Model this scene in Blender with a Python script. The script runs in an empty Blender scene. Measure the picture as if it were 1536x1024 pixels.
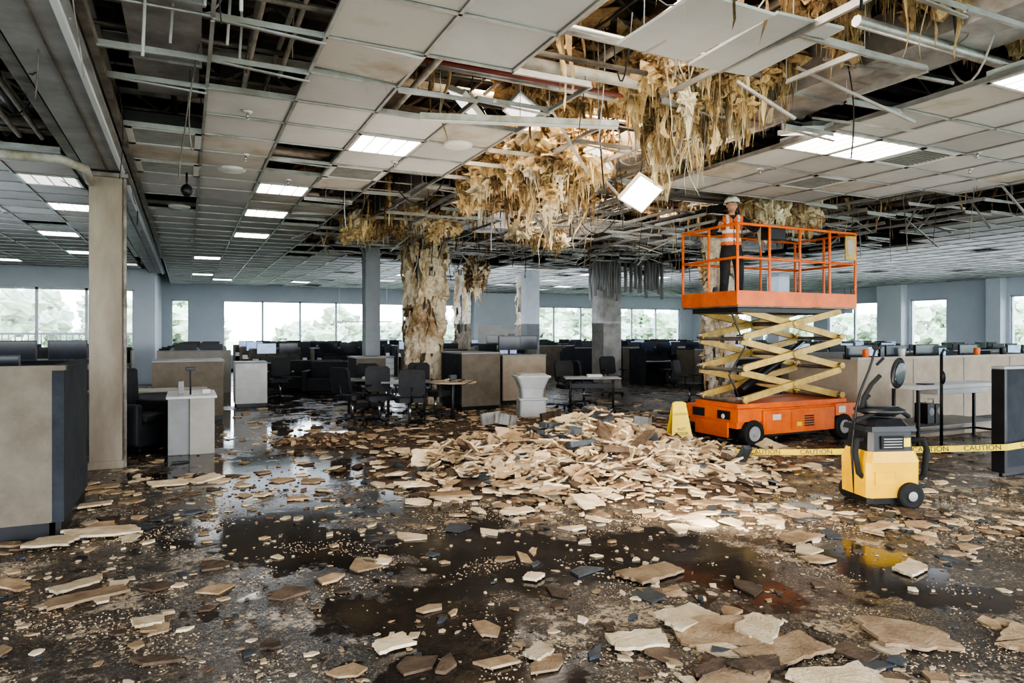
import bpy, math, random
from mathutils import Vector, Matrix, noise
R = random.Random(7)
A = math.radians(25.5); CA, SA = math.cos(A), math.sin(A)
def G(X, Y, z=0.0):
    """metres right / forward of the tripod -> building axes"""
    return Vector((X*CA + Y*SA, -X*SA + Y*CA, z))
COL = bpy.context.scene.collection
CEIL = 3.6; DECK = 4.75

# ---------------------------------------------------------------- materials
def new_mat(name):
    m = bpy.data.materials.new(name); m.use_nodes = True
    nt = m.node_tree; b = nt.nodes['Principled BSDF']
    return m, nt, b
def mat(name, c1, c2=None, rough=.6, metal=0, scale=6, bump=0.0, bscale=None, island=0.0, emis=None, estr=0, stretch=None, contrast=(.35,.65), trans=0):
    m, nt, b = new_mat(name); N = nt.nodes; L = nt.links
    b.inputs['Roughness'].default_value = rough
    b.inputs['Metallic'].default_value = metal
    c2 = c2 or tuple(x*.75 for x in c1)
    tc = N.new('ShaderNodeTexCoord'); mp = N.new('ShaderNodeMapping')
    L.new(tc.outputs['Object'], mp.inputs['Vector'])
    if stretch: mp.inputs['Scale'].default_value = stretch
    nz = N.new('ShaderNodeTexNoise'); nz.inputs['Scale'].default_value = scale; nz.inputs['Detail'].default_value = 8; nz.inputs['Roughness'].default_value=.65
    L.new(mp.outputs[0], nz.inputs['Vector'])
    cr = N.new('ShaderNodeValToRGB')
    cr.color_ramp.elements[0].position, cr.color_ramp.elements[1].position = contrast
    cr.color_ramp.elements[0].color = (*c2, 1); cr.color_ramp.elements[1].color = (*c1, 1)
    L.new(nz.outputs['Fac'], cr.inputs['Fac'])
    out = cr.outputs['Color']
    if island > 0:
        g = N.new('ShaderNodeNewGeometry'); hs = N.new('ShaderNodeHueSaturation')
        mr = N.new('ShaderNodeMapRange'); mr.inputs['To Min'].default_value = 1-island; mr.inputs['To Max'].default_value = 1+island*.6
        L.new(g.outputs['Random Per Island'], mr.inputs['Value']); L.new(mr.outputs[0], hs.inputs['Value'])
        L.new(out, hs.inputs['Color']); out = hs.outputs['Color']
    L.new(out, b.inputs['Base Color'])
    if bump > 0:
        n2 = N.new('ShaderNodeTexNoise'); n2.inputs['Scale'].default_value = bscale or scale*4; n2.inputs['Detail'].default_value = 6
        L.new(mp.outputs[0], n2.inputs['Vector'])
        bp = N.new('ShaderNodeBump'); bp.inputs['Strength'].default_value = bump; bp.inputs['Distance'].default_value = .02
        L.new(n2.outputs['Fac'], bp.inputs['Height']); L.new(bp.outputs[0], b.inputs['Normal'])
    if emis:
        b.inputs['Emission Color'].default_value = (*emis, 1); b.inputs['Emission Strength'].default_value = estr
    if trans: b.inputs['Subsurface Weight'].default_value = trans; b.inputs['Subsurface Radius'].default_value=(.1,.06,.03)
    return m
M = {}
M['tile'] = mat('ceiling_tile_mineral', (.55,.55,.55), (.46,.46,.46), .8, scale=1.2, bump=.25, bscale=120, island=.18)
M['tile_stain'] = mat('ceiling_tile_stained', (.52,.50,.47), (.33,.26,.18), .9, scale=1.3, bump=.25, bscale=120, island=.12, contrast=(.28,.5))
M['grid'] = mat('tbar_painted_steel', (.46,.46,.46), (.28,.26,.23), .4, .4, scale=3)
M['deck'] = mat('roof_deck', (.10,.088,.075), (.03,.026,.022), .85, scale=1.5, bump=.4)
M['steel'] = mat('plenum_steel', (.29,.26,.23), (.11,.09,.07), .5, .4, scale=4, bump=.1)
M['duct'] = mat('galvanised_duct', (.48,.48,.48), (.26,.24,.22), .4, .6, scale=3, bump=.1)
M['pipe_w'] = mat('pipe_lagging', (.52,.50,.46), (.30,.26,.2), .6, scale=5)
M['pipe_r'] = mat('pipe_red', (.30,.08,.06), (.18,.06,.045), .5, scale=5)
M['wire'] = mat('cable_black', (.03,.03,.03), None, .6)
M['wire_l'] = mat('cable_light', (.45,.44,.42), None, .6)
M['beam'] = mat('beam_painted', (.38,.38,.39), (.24,.23,.22), .5, scale=2.5, bump=.05)
M['wall'] = mat('wall_paint', (.60,.64,.69), (.54,.58,.63), .8, scale=.8)
M['wall_w'] = mat('wall_paint_light', (.70,.73,.76), (.64,.67,.7), .8, scale=.8)
M['col_b'] = mat('column_beige', (.40,.34,.27), (.25,.20,.15), .7, scale=2, bump=.15, stretch=(1,1,.3))
M['col_g'] = mat('column_grey', (.42,.44,.47), (.33,.35,.37), .7, scale=2, bump=.1)
M['conc'] = mat('column_concrete', (.44,.43,.41), (.28,.27,.25), .9, scale=3, bump=.4)
M['frame'] = mat('window_frame', (.6,.63,.66), None, .4, .2)
M['ins'] = mat('insulation_yellow', (.80,.63,.38), (.42,.275,.13), .95, scale=9, bump=1.0, bscale=70, island=.35, stretch=(1,1,.3), trans=.1)
M['ins_d'] = mat('insulation_brown', (.40,.27,.14), (.13,.08,.04), .95, scale=7, bump=1.0, bscale=40, island=.4)
M['ins_w'] = mat('insulation_pale', (.88,.80,.64), (.60,.47,.30), .9, scale=9, bump=.8, bscale=60, island=.2, stretch=(1,1,.3), trans=.1)
M['wrap'] = mat('column_wrap_torn', (.84,.72,.55), (.42,.28,.16), .95, scale=2.4, bump=1.0, bscale=24, stretch=(1,1,.6), contrast=(.40,.54))
M['wrap_p'] = mat('column_wrap_pale', (.80,.74,.64), (.48,.40,.30), .95, scale=3.2, bump=1.0, bscale=30, stretch=(1,1,.4), contrast=(.35,.6))
M['cream'] = mat('debris_cream', (.80,.66,.47), (.56,.42,.26), .85, scale=7, bump=.5, bscale=60, island=.28)
M['tan'] = mat('debris_tan', (.56,.40,.25), (.31,.20,.11), .85, scale=7, bump=.5, bscale=60, island=.35)
M['brown'] = mat('debris_brown', (.18,.12,.075), (.07,.045,.03), .8, scale=7, bump=.6, bscale=50, island=.4)
M['slate'] = mat('debris_slate', (.085,.095,.105), (.035,.04,.045), .5, scale=7, bump=.3, island=.4)
M['dust'] = mat('debris_dust', (.74,.60,.42), (.48,.36,.23), .95, scale=9, island=.3)
M['fab_b'] = mat('panel_fabric_beige', (.23,.195,.155), (.175,.145,.11), .95, scale=5, bump=.4, bscale=180)
M['fab_l'] = mat('panel_fabric_light', (.48,.45,.40), (.40,.37,.32), .9, scale=4, bump=.1, bscale=180)
M['fab_t'] = mat('panel_laminate_tan', (.46,.38,.30), (.38,.31,.23), .7, scale=4)
M['fab_d'] = mat('panel_fabric_dark', (.05,.055,.064), (.032,.035,.042), .95, scale=5, bump=.3, bscale=180)
M['black'] = mat('plastic_black', (.018,.018,.02), (.01,.01,.011), .4, scale=5)
M['rubber'] = mat('rubber_black', (.022,.021,.02), (.012,.012,.012), .8, scale=9, bump=.2)
M['chairblk'] = mat('chair_fabric_black', (.03,.031,.035), (.018,.018,.02), .6, scale=8, bump=.2)
M['white'] = mat('laminate_white', (.64,.64,.63), (.54,.54,.52), .4, scale=3)
M['greyl'] = mat('laminate_grey', (.34,.34,.34), (.28,.28,.27), .5, scale=3)
M['metal'] = mat('chrome_metal', (.5,.5,.5), (.35,.35,.35), .25, .9)
M['screen'] = mat('monitor_screen', (.02,.028,.04), (.012,.015,.02), .12, scale=2)
M['screen_on'] = mat('monitor_screen_lit', (.25,.35,.5), (.1,.15,.25), .2, scale=3, emis=(.45,.6,.85), estr=.5)
M['orange'] = mat('lift_paint_orange', (.80,.19,.035), (.60,.12,.025), .4, scale=4, bump=.05)
M['yel'] = mat('lift_paint_yellow', (.64,.45,.14), (.38,.26,.08), .45, scale=5, bump=.08)
M['yel2'] = mat('plastic_yellow', (.85,.50,.02), (.70,.38,.02), .35, scale=5)
M['tape'] = mat('tape_yellow', (.90,.68,.04), (.75,.52,.03), .4, scale=5)
M['skin'] = mat('skin', (.55,.33,.23), (.50,.29,.19), .55, scale=10)
M['hair'] = mat('hair_dark', (.03,.02,.015), None, .7)
M['cloth'] = mat('workwear_black', (.035,.034,.036), (.02,.02,.022), .85, scale=12, bump=.4)
M['vest'] = mat('vest_orange', (.80,.20,.07), (.62,.13,.04), .7, scale=12, bump=.2)
M['reflect'] = mat('vest_reflective', (.78,.76,.70), None, .35)
M['helmet'] = mat('helmet_white', (.90,.88,.83), (.84,.82,.76), .3, scale=4)
M['lampon'] = mat('light_diffuser', (.9,.9,.88), None, .4, emis=(1,.95,.86), estr=8)
M['lampfar'] = mat('light_diffuser_cool', (.9,.9,.9), None, .4, emis=(.95,.97,1), estr=6)
M['lampdim'] = mat('light_diffuser_dim', (.75,.76,.76), None, .4, emis=(1,.97,.92), estr=.9)
M['grass'] = mat('grass', (.48,.54,.38), (.36,.42,.28), .95, scale=.6)
M['leaf'] = mat('foliage', (.50,.57,.40), (.25,.33,.20), .9, scale=3.5, bump=1, bscale=9, island=.3)  # leaf colours lightened to paint in the haze outside
M['leafp'] = mat('foliage_hazed', (.62,.67,.52), (.37,.44,.30), .9, scale=3.5, bump=1, bscale=9, island=.3)  # paler foliage, outdoor haze put into its colour
M['fence'] = mat('fence_white', (.7,.72,.72), None, .5)
M['vent'] = mat('vent_grille', (.36,.35,.33), (.28,.26,.24), .5, .3)
M['ventdark'] = mat('vent_dark', (.05,.05,.05), None, .8)
m, nt, b = new_mat('window_glass'); N=nt.nodes; L=nt.links; N.remove(b)
o=[n for n in N if n.type=='OUTPUT_MATERIAL'][0]; t=N.new('ShaderNodeBsdfTransparent'); t.inputs[0].default_value=(.96,.98,1,1)
g=N.new('ShaderNodeBsdfGlossy'); g.inputs['Roughness'].default_value=.02
x=N.new('ShaderNodeMixShader'); fr=N.new('ShaderNodeFresnel'); fr.inputs[0].default_value=1.25
L.new(fr.outputs[0],x.inputs[0]);L.new(t.outputs[0],x.inputs[1]);L.new(g.outputs[0],x.inputs[2]);L.new(x.outputs[0],o.inputs[0]); M['glass']=m

# floor
m, nt, b = new_mat('floor_wet_carpet'); N=nt.nodes; L=nt.links; M['floor']=m
tc=N.new('ShaderNodeTexCoord'); OBJ=tc.outputs['Object']
def nz(scale, detail=8, rough=.65, dist=0):
    n=N.new('ShaderNodeTexNoise'); n.inputs['Scale'].default_value=scale; n.inputs['Detail'].default_value=detail; n.inputs['Roughness'].default_value=rough; n.inputs['Distortion'].default_value=dist
    L.new(OBJ,n.inputs['Vector']); return n.outputs['Fac']
def mth(op,a,b=None,clamp=False):
    n=N.new('ShaderNodeMath'); n.operation=op; n.use_clamp=clamp
    for i,v in enumerate((a,b)):
        if v is None: continue
        if isinstance(v,(int,float)): n.inputs[i].default_value=v
        else: L.new(v,n.inputs[i])
    return n.outputs[0]
def smooth(v,a,bb,lo=0,hi=1):
    n=N.new('ShaderNodeMapRange'); n.interpolation_type='SMOOTHSTEP'; L.new(v,n.inputs['Value'])
    n.inputs['From Min'].default_value=a;n.inputs['From Max'].default_value=bb;n.inputs['To Min'].default_value=lo;n.inputs['To Max'].default_value=hi
    return n.outputs[0]
def mixc(f,a,c):
    n=N.new('ShaderNodeMix'); n.data_type='RGBA'
    L.new(f,n.inputs[0])
    for i,v in ((6,a),(7,c)):
        if isinstance(v,tuple): n.inputs[i].default_value=(*v,1)
        else: L.new(v,n.inputs[i])
    return n.outputs[2]
def blob(u,v,r):
    d=N.new('ShaderNodeVectorMath'); d.operation='DISTANCE'; L.new(OBJ,d.inputs[0]); d.inputs[1].default_value=(u,v,0)
    return smooth(d.outputs['Value'],0,r,1,0)
PUD=((1.0,8.6,3.0),(1.5,6.9,2.2),(.7,11.8,3.4),(2.1,4.4,2.1),(.8,5.6,2.0),(2.9,3.9,1.8),(1.3,3.6,1.4),(.2,14.5,3.8),(5.5,5.3,1.2),(1,18,5),(7,18,3),(4.2,3.0,1.2))
field=None
for (u,v,r) in PUD:
    bl=blob(u,v,r); field=bl if field is None else mth('MAXIMUM',field,bl)
pn=mth('ADD',mth('MULTIPLY',nz(1.1,5,.6,.4),.8),mth('MULTIPLY',nz(6,6,.6),.28))
pud=mth('ADD',mth('MULTIPLY',field,.20),pn)
mask=smooth(pud,.60,.665)
base=mixc(smooth(nz(2.2),.35,.65),(.020,.0175,.0165),(.062,.050,.042))
base=mixc(smooth(nz(.5,4),.45,.62),base,(.080,.067,.058))
base=mixc(mth('MULTIPLY',smooth(nz(1.1,10,.7),.52,.64),.65),base,(.15,.095,.055))
base=mixc(mth('MULTIPLY',smooth(nz(9,6,.7),.55,.62),.5),base,(.012,.011,.010))
crumb=mth('MULTIPLY',smooth(nz(26,4,.7),.54,.60),smooth(nz(1.7,6,.7),.45,.58))
crumb2=mth('MULTIPLY',smooth(nz(75,2,.6),.59,.64),smooth(nz(.8,6,.7),.34,.50))
inv=mth('SUBTRACT',1.0,mth('MULTIPLY',mask,.8))
base=mixc(mth('MULTIPLY',mth('MAXIMUM',crumb,crumb2),mth('MULTIPLY',inv,.9)),base,(.50,.38,.25))
patch=mth('MULTIPLY',mth('MULTIPLY',smooth(nz(1.45,12,.74,.3),.535,.585),smooth(nz(30,3,.7),.40,.52)),inv)
base=mixc(mth('MULTIPLY',patch,.85),base,(.58,.46,.33))
base=mixc(mth('MULTIPLY',mask,.6),base,(.046,.037,.031))
L.new(base,b.inputs['Base Color'])
ro=N.new('ShaderNodeMix'); ro.data_type='FLOAT'; L.new(mask,ro.inputs[0]); L.new(smooth(nz(3),.35,.65,.16,.42),ro.inputs[2]); ro.inputs[3].default_value=.05
L.new(ro.outputs[0],b.inputs['Roughness'])
bp=N.new('ShaderNodeBump'); bp.inputs['Distance'].default_value=.02
L.new(mth('ADD',nz(22,6),mth('MULTIPLY',nz(3,4),1.5)),bp.inputs['Height']); L.new(mth('ADD',mth('MULTIPLY',mth('SUBTRACT',1.0,mask),.45),.02),bp.inputs['Strength']); L.new(bp.outputs[0],b.inputs['Normal'])

# ---------------------------------------------------------------- mesh builder
class MB:
    def __init__(s): s.v=[];s.f=[];s.m=[];s.s=[];s.mats=[]
    def mi(s,k):
        if k not in s.mats: s.mats.append(k)
        return s.mats.index(k)
    def add(s,vs,fs,k,sm=False):
        o=len(s.v); s.v.extend([tuple(p) for p in vs]); i=s.mi(k)
        for f in fs: s.f.append(tuple(a+o for a in f)); s.m.append(i); s.s.append(sm)
    def box(s,x0,x1,y0,y1,z0,z1,k,T=None):
        vs=[Vector(p) for p in ((x0,y0,z0),(x1,y0,z0),(x1,y1,z0),(x0,y1,z0),(x0,y0,z1),(x1,y0,z1),(x1,y1,z1),(x0,y1,z1))]
        if T: vs=[T@p for p in vs]
        s.add(vs,[(3,2,1,0),(4,5,6,7),(0,1,5,4),(1,2,6,5),(2,3,7,6),(3,0,4,7)],k)
    def tube(s,pts,r,k,n=8,T=None,sm=True,flat=1.0):
        pts=[Vector(p) for p in pts]
        if T: pts=[T@p for p in pts]
        rs=r if isinstance(r,(list,tuple)) else [r]*len(pts)
        vs=[];fs=[]; ref=None
        for i,p in enumerate(pts):
            d=(pts[min(i+1,len(pts)-1)]-pts[max(i-1,0)])
            if d.length<1e-6: d=Vector((0,0,1))
            d.normalize()
            if ref is None:
                ref=Vector((0,0,1)) if abs(d.z)<.9 else Vector((1,0,0))
            a=(ref-d*ref.dot(d)).normalized(); ref=a; bb=d.cross(a)
            for j in range(n):
                t=2*math.pi*(j+.5)/n; vs.append(p+(a*math.cos(t)*flat+bb*math.sin(t))*rs[i])
        for i in range(len(pts)-1):
            for j in range(n): fs.append((i*n+j,i*n+(j+1)%n,(i+1)*n+(j+1)%n,(i+1)*n+j))
        s.add(vs,fs,k,sm)
        o=len(s.v)-len(vs); mi=s.mi(k)
        s.f.append(tuple(o+j for j in reversed(range(n))));s.m.append(mi);s.s.append(False)
        s.f.append(tuple(o+(len(pts)-1)*n+j for j in range(n)));s.m.append(mi);s.s.append(False)
    def bar(s,p0,p1,w,h,k,T=None):
        p0=Vector(p0);p1=Vector(p1)
        if T: p0=T@p0;p1=T@p1
        d=(p1-p0).normalized(); up=Vector((0,0,1)) if abs(d.z)<.95 else Vector((1,0,0))
        a=d.cross(up).normalized(); c=a.cross(d)
        vs=[]
        for p in (p0,p1):
            for x,y in ((-1,-1),(1,-1),(1,1),(-1,1)): vs.append(p+a*x*w/2+c*y*h/2)
        s.add(vs,[(3,2,1,0),(4,5,6,7),(0,1,5,4),(1,2,6,5),(2,3,7,6),(3,0,4,7)],k)
    def lathe(s,c,prof,k,n=24,T=None,axis='z'):
        vs=[];fs=[]
        for (r,z) in prof:
            for j in range(n):
                t=2*math.pi*j/n
                p=Vector((r*math.cos(t),r*math.sin(t),z)) if axis=='z' else (Vector((r*math.cos(t),z,r*math.sin(t))) if axis=='y' else Vector((z,r*math.cos(t),r*math.sin(t))))
                p=p+Vector(c); vs.append(T@p if T else p)
        for i in range(len(prof)-1):
            for j in range(n): fs.append((i*n+j,i*n+(j+1)%n,(i+1)*n+(j+1)%n,(i+1)*n+j))
        s.add(vs,fs,k,True)
    def ell(s,c,r,k,nu=12,nv=8,amp=0,fr=2.0,T=None,sm=True):
        vs=[];fs=[];c=Vector(c)
        for i in range(nv+1):
            ph=math.pi*i/nv
            for j in range(nu):
                t=2*math.pi*j/nu
                d=Vector((math.sin(ph)*math.cos(t),math.sin(ph)*math.sin(t),math.cos(ph)))
                f=1.0
                if amp: f+=amp*noise.noise(d*fr+c*1.7)
                p=Vector((d.x*r[0],d.y*r[1],d.z*r[2]))*f+c
                vs.append(T@p if T else p)
        for i in range(nv):
            for j in range(nu): fs.append((i*nu+j,(i+1)*nu+j,(i+1)*nu+(j+1)%nu,i*nu+(j+1)%nu))
        s.add(vs,fs,k,sm)
    def prism(s,poly,z0,z1,k,T=None):
        n=len(poly); vs=[Vector((p[0],p[1],z0)) for p in poly]+[Vector((p[0],p[1],z1)) for p in poly]
        if T: vs=[T@p for p in vs]
        s.add(vs,[tuple(reversed(range(n))),tuple(range(n,2*n))]+[(i,(i+1)%n,n+(i+1)%n,n+i) for i in range(n)],k)
    def rbox(s,x0,x1,y0,y1,z0,z1,k,T=None,tap=0,ch=.04):
        poly=[(x0+ch,y0),(x1-ch,y0),(x1,y0+ch),(x1,y1-ch),(x1-ch,y1),(x0+ch,y1),(x0,y1-ch),(x0,y0+ch)]
        n=8; cx,cy=(x0+x1)/2,(y0+y1)/2
        vs=[Vector((p[0],p[1],z0)) for p in poly]+[Vector((cx+(p[0]-cx)*(1-tap),cy+(p[1]-cy)*(1-tap),z1)) for p in poly]
        if T: vs=[T@v for v in vs]
        s.add(vs,[tuple(reversed(range(n))),tuple(range(n,2*n))]+[(i,(i+1)%n,n+(i+1)%n,n+i) for i in range(n)],k)
    def mesh(s,name):
        me=bpy.data.meshes.new(name); me.from_pydata(s.v,[],s.f)
        for k in s.mats: me.materials.append(M[k])
        me.polygons.foreach_set('material_index',s.m); me.polygons.foreach_set('use_smooth',s.s); me.update(); return me
    def obj(s,name,bevel=0,parent=None,loc=None,rz=0):
        o=bpy.data.objects.new(name,s.mesh(name)); COL.objects.link(o)
        if bevel:
            b=o.modifiers.new('Bevel','BEVEL'); b.width=bevel; b.segments=2; b.limit_method='ANGLE'; b.angle_limit=.7
        if loc is not None: o.location=loc
        o.rotation_euler[2]=rz
        if parent: o.parent=parent
        return o
def place(mesh,name,loc,rz=0,bevel=0):
    o=bpy.data.objects.new(name,mesh); COL.objects.link(o); o.location=loc; o.rotation_euler[2]=rz
    return o
def TR(loc,rz=0,rx=0,ry=0,s=1):
    return Matrix.Translation(Vector(loc))@Matrix.Rotation(rz,4,'Z')@Matrix.Rotation(ry,4,'Y')@Matrix.Rotation(rx,4,'X')@Matrix.Scale(s,4)

# ---------------------------------------------------------------- room shell
U0,U1,V0,V1=-13.0,27.0,-3.5,31.0
mb=MB(); mb.box(U0,U1,V0,V1,-.15,0,'floor'); mb.obj('floor')
mb=MB(); mb.box(U0-.3,U1+.3,V0,V1+.3,DECK,DECK+.15,'deck')
u=U0+.4
while u<U1:
    mb.box(u,u+.12,V0,V1,DECK-.05,DECK,'deck'); u+=.36
mb.obj('ceiling_roof_deck')
def wall_with_windows(name, axis, pos, a0, a1, wins, zs=(.62,3.0), thick=.3, k='wall', sgn=1):
    mb=MB(); z0,z1=zs
    def bx(s0,s1,za,zb,kk=k,t0=0,t1=thick):
        lo,hi=sorted((pos+sgn*t0,pos+sgn*t1))
        if axis=='u': mb.box(s0,s1,lo,hi,za,zb,kk)
        else: mb.box(lo,hi,s0,s1,za,zb,kk)
    bx(a0,a1,0,z0); bx(a0,a1,z1,DECK)
    cur=a0
    for (w0,w1) in sorted(wins):
        if w0>cur: bx(cur,w0,z0,z1)
        cur=w1
    if cur<a1: bx(cur,a1,z0,z1)
    mb.obj(name)
WN=[0]
def window(axis,pos,w0,w1,zs=(.62,3.0),step=1.55,sgn=1):
    mb=MB(); z0,z1=zs; WN[0]+=1
    n=max(1,round((w1-w0)/step)); st=(w1-w0)/n
    def bx(s0,s1,za,zb,t0,t1,k):
        lo,hi=sorted((pos+sgn*t0,pos+sgn*t1))
        if axis=='u': mb.box(s0,s1,lo,hi,za,zb,k)
        else: mb.box(lo,hi,s0,s1,za,zb,k)
    for i in range(n+1):
        c=w0+i*st; bx(max(w0,c-.04),min(w1,c+.04),z0,z1,.08,.18,'frame')
    bx(w0,w1,z0,z0+.07,.08,.18,'frame'); bx(w0,w1,z1-.07,z1,.08,.18,'frame')
    bx(w0,w1,z0-.03,z0,-.06,.08,'wall_w')
    bx(w0,w1,z0+.07,z1-.07,.12,.13,'glass')
    mb.obj('window_%d'%WN[0])
far=[(-.55,.1),(1.4,12.3),(15.6,25.4)]
wall_with_windows('wall_far','u',31.0,-.9,27.3,far)
for w in far: window('u',31.0,*w)
left=[(-12.4,-7.2),(-6.6,-1.5)]
wall_with_windows('wall_far_left','u',24.5,-13,-.9,left,zs=(.35,3.0))
for w in left: window('u',24.5,*w,zs=(.35,3.0),step=1.3)
mb=MB(); mb.box(-1.15,-.9,24.8,31,0,DECK,'wall'); mb.obj('wall_recess')
right=[(-3,2.5),(3.4,7.2),(8.2,14.6),(16.9,18.4),(19.7,22.4),(23.2,26.5),(27.2,30.2)]
wall_with_windows('wall_right','v',27.0,V0,31,right)
for w in right: window('v',27.0,*w)
mb=MB(); mb.box(26.6,27,18.5,19.6,0,DECK,'wall_w'); mb.box(26.6,27,14.7,15.2,0,DECK,'wall'); mb.box(26.3,27,30.2,31,0,DECK,'wall_w'); mb.obj('trim_pilasters')
mb=MB(); mb.box(-13.3,-13,V0,24.8,0,DECK,'wall'); mb.obj('wall_left')
mb=MB(); mb.box(12.6,15.2,30.6,31,0,3.58,'wall_w'); mb.obj('trim_pier_far')
mb=MB(); mb.box(-.9,27,30.96,31,0,.12,'black'); mb.obj('baseboard_far')

# ---------------------------------------------------------------- suspended ceiling
S=.7; gu=lambda i:.15+S*i; gv=lambda j:7.5+S*j
def missing(u,v):
    n=noise.noise(Vector((u*.9,v*.9,3)))*.8
    if u<-1.05: return v<8.9+n*.5
    if u<-.55: return True if v<16 else False
    if u<.15: return v<7.3 or (n>.12 and 9.5<v<14)
    if u<.85: return v<6.05 or (9.9<v<11.3 and n>.0)
    if u<1.55: return 7.5<v<8.9
    if u<2.25: return (4.6<v<6.1) or (v>9.4 and v<10.9) 
    if u<2.95 and 6.1<v<8.2: return False
    if u<2.95 and v<3.95: return v>1
    if v>18.5+n*2 or u>14.5+n*2: return False
    if v<9 and u>12.6+n: return False
    if 5.6<u: 
        lim=7.6 if u<8.3 else 7.5-1.33*(u-8.2)
        return v>lim+n*.6
    return True
LIGHTS={}
def cell(u,v): return (math.floor((u-.15)/S), math.floor((v-7.5)/S))
for (u,v,k) in ((1.83,7.17,'lampon'),(1.16,10.25,'lampon'),(1.16,11.95,'lampon'),(1.2,14.7,'lampon'),(-1.8,12.7,'lampon'),(-1.6,10.3,'lampdim'),(-1.95,15.9,'lampon'),
                (6.2,5.28,'lampon'),(6.9,5.28,'lampon'),(6.36,3.3,'lampon')):
    LIGHTS[cell(u,v)]=k
for a in range(-4,10):
    for bq in range(0,9):
        u=-11+a*2.8+.3; v=11+bq*2.8
        if (u<-2.4 or v>17 or u>15) and R.random()<.62: LIGHTS[cell(u+R.choice((0,.7)),v)]='lampfar' if R.random()<.7 else 'lampdim'
VENTS={cell(*p) for p in ((1.98,8.5),(-.08,7.7),(-.17,9.0),(7.5,5.3),(7.5,6.2),(-.3,16.3),(8.9,3.9),(-3.3,13.2),(3.1,20),(17,12.5),(19.6,10.4))}
tiles=MB(); grid=MB(); lamps=MB(); vents=MB()
I0,I1=math.floor((U0-.15)/S),math.ceil((U1-.15)/S); J0,J1=math.floor((V0-7.5)/S),math.ceil((V1-7.5)/S)
pres={}
for i in range(I0,I1):
    for j in range(J0,J1):
        uc,vc=gu(i)+S/2,gv(j)+S/2
        if uc<-.8 and vc>24.4: continue
        if -1.1<uc<-.75: continue
        if uc>U1-.1 or uc<U0+.1 or vc>V1-.1: continue
        pr=not missing(uc,vc)
        if pr and R.random()<.05 and vc>9 and (i,j) not in LIGHTS: pr=False
        pres[(i,j)]=pr
        if not pr: continue
        x0,x1,y0,y1=gu(i)+.012,gu(i+1)-.012,gv(j)+.012,gv(j+1)-.012
        x0=max(x0,U0+.01) ; x1=min(x1,U1-.01); y1=min(y1,V1-.01)
        if (i,j) in LIGHTS:
            k=LIGHTS[(i,j)]
            lamps.box(x0,x1,y0,y1,CEIL+.012,CEIL+.09,'white')
            lamps.box(x0+.03,x1-.03,y0+.03,y1-.03,CEIL-.001,CEIL+.011,k)
            for q in range(1,4):
                xx=x0+(x1-x0)*q/4; lamps.box(xx-.006,xx+.006,y0,y1,CEIL-.012,CEIL-.001,'white')
            for yy in (y0,y1-.03): lamps.box(x0,x1,yy,yy+.03,CEIL-.01,CEIL+.012,'white')
            for xx in (x0,x1-.03): lamps.box(xx,xx+.03,y0,y1,CEIL-.01,CEIL+.012,'white')
        elif (i,j) in VENTS:
            vents.box(x0,x1,y0,y1,CEIL+.02,CEIL+.15,'ventdark')
            vents.box(x0,x1,y0,y0+.06,CEIL-.008,CEIL+.02,'white'); vents.box(x0,x1,y1-.06,y1,CEIL-.008,CEIL+.02,'white')
            vents.box(x0,x0+.06,y0,y1,CEIL-.008,CEIL+.02,'white'); vents.box(x1-.06,x1,y0,y1,CEIL-.008,CEIL+.02,'white')
            for q in range(11):
                yy=y0+.075+q*(y1-y0-.15)/10; vents.box(x0+.06,x1-.06,yy-.008,yy+.008,CEIL-.002,CEIL+.02,'vent')
        else:
            near_edge=any(missing(uc+dx,vc+dy) for dx in (-.7,.7) for dy in (-.7,.7))
            rx=ry=0
            if near_edge and R.random()<.2 and not (5.3<uc<8.5 and vc>5): rx=R.uniform(-.10,.10); ry=R.uniform(-.10,.10)
            T=TR(((x0+x1)/2,(y0+y1)/2,CEIL+.012),0,rx,ry)
            kk='tile_stain' if (near_edge and R.random()<.35) or R.random()<.02 else 'tile'
            hx,hy=(x1-x0)/2,(y1-y0)/2
            tiles.box(-hx,hx,-hy,hy,0,.018,kk,T)
for (a0,a1,rr) in ((2.70,3.30,.02),(3.33,3.93,-.03)):
    T=TR(((a0+a1)/2,3.55,CEIL-.01),0,rr,rr); tiles.box(-(a1-a0)/2,(a1-a0)/2,-.42,.42,0,.02,'tile',T)
for (i,j),p in pres.items():
    left_=pres.get((i-1,j),None); down=pres.get((i,j-1),None)
    uc,vc=gu(i),gv(j)
    if uc<U0+.2 or uc>U1-.2: continue
    keep=.66
    wkr=6.4<uc<8.3 and 6.8<vc<8.4
    if p or left_ or (R.random()<keep and not wkr):
        z=CEIL if (p or left_) else CEIL-abs(R.gauss(0,.02))
        grid.bar((uc,gv(j),z),(uc,gv(j+1),CEIL if (p or left_) else z+R.uniform(-.02,.02)),.026,.012,'grid')
        grid.bar((uc,gv(j),z+.025),(uc,gv(j+1),z+.025),.004,.04,'grid')
    if p or down or (R.random()<keep*.7 and not wkr):
        z=CEIL if (p or down) else CEIL-abs(R.gauss(0,.03))
        grid.bar((gu(i),gv(j),z),(gu(i+1),gv(j),CEIL if (p or down) else z+R.uniform(-.05,.03)),.026,.012,'grid')
        grid.bar((gu(i),gv(j),z+.025),(gu(i+1),gv(j),z+.025),.004,.04,'grid')
    if not p and R.random()<.6 and not wkr:
        grid.tube([(uc,vc,CEIL),(uc+R.uniform(-.03,.03),vc,DECK)],.004,'grid',4)
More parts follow.
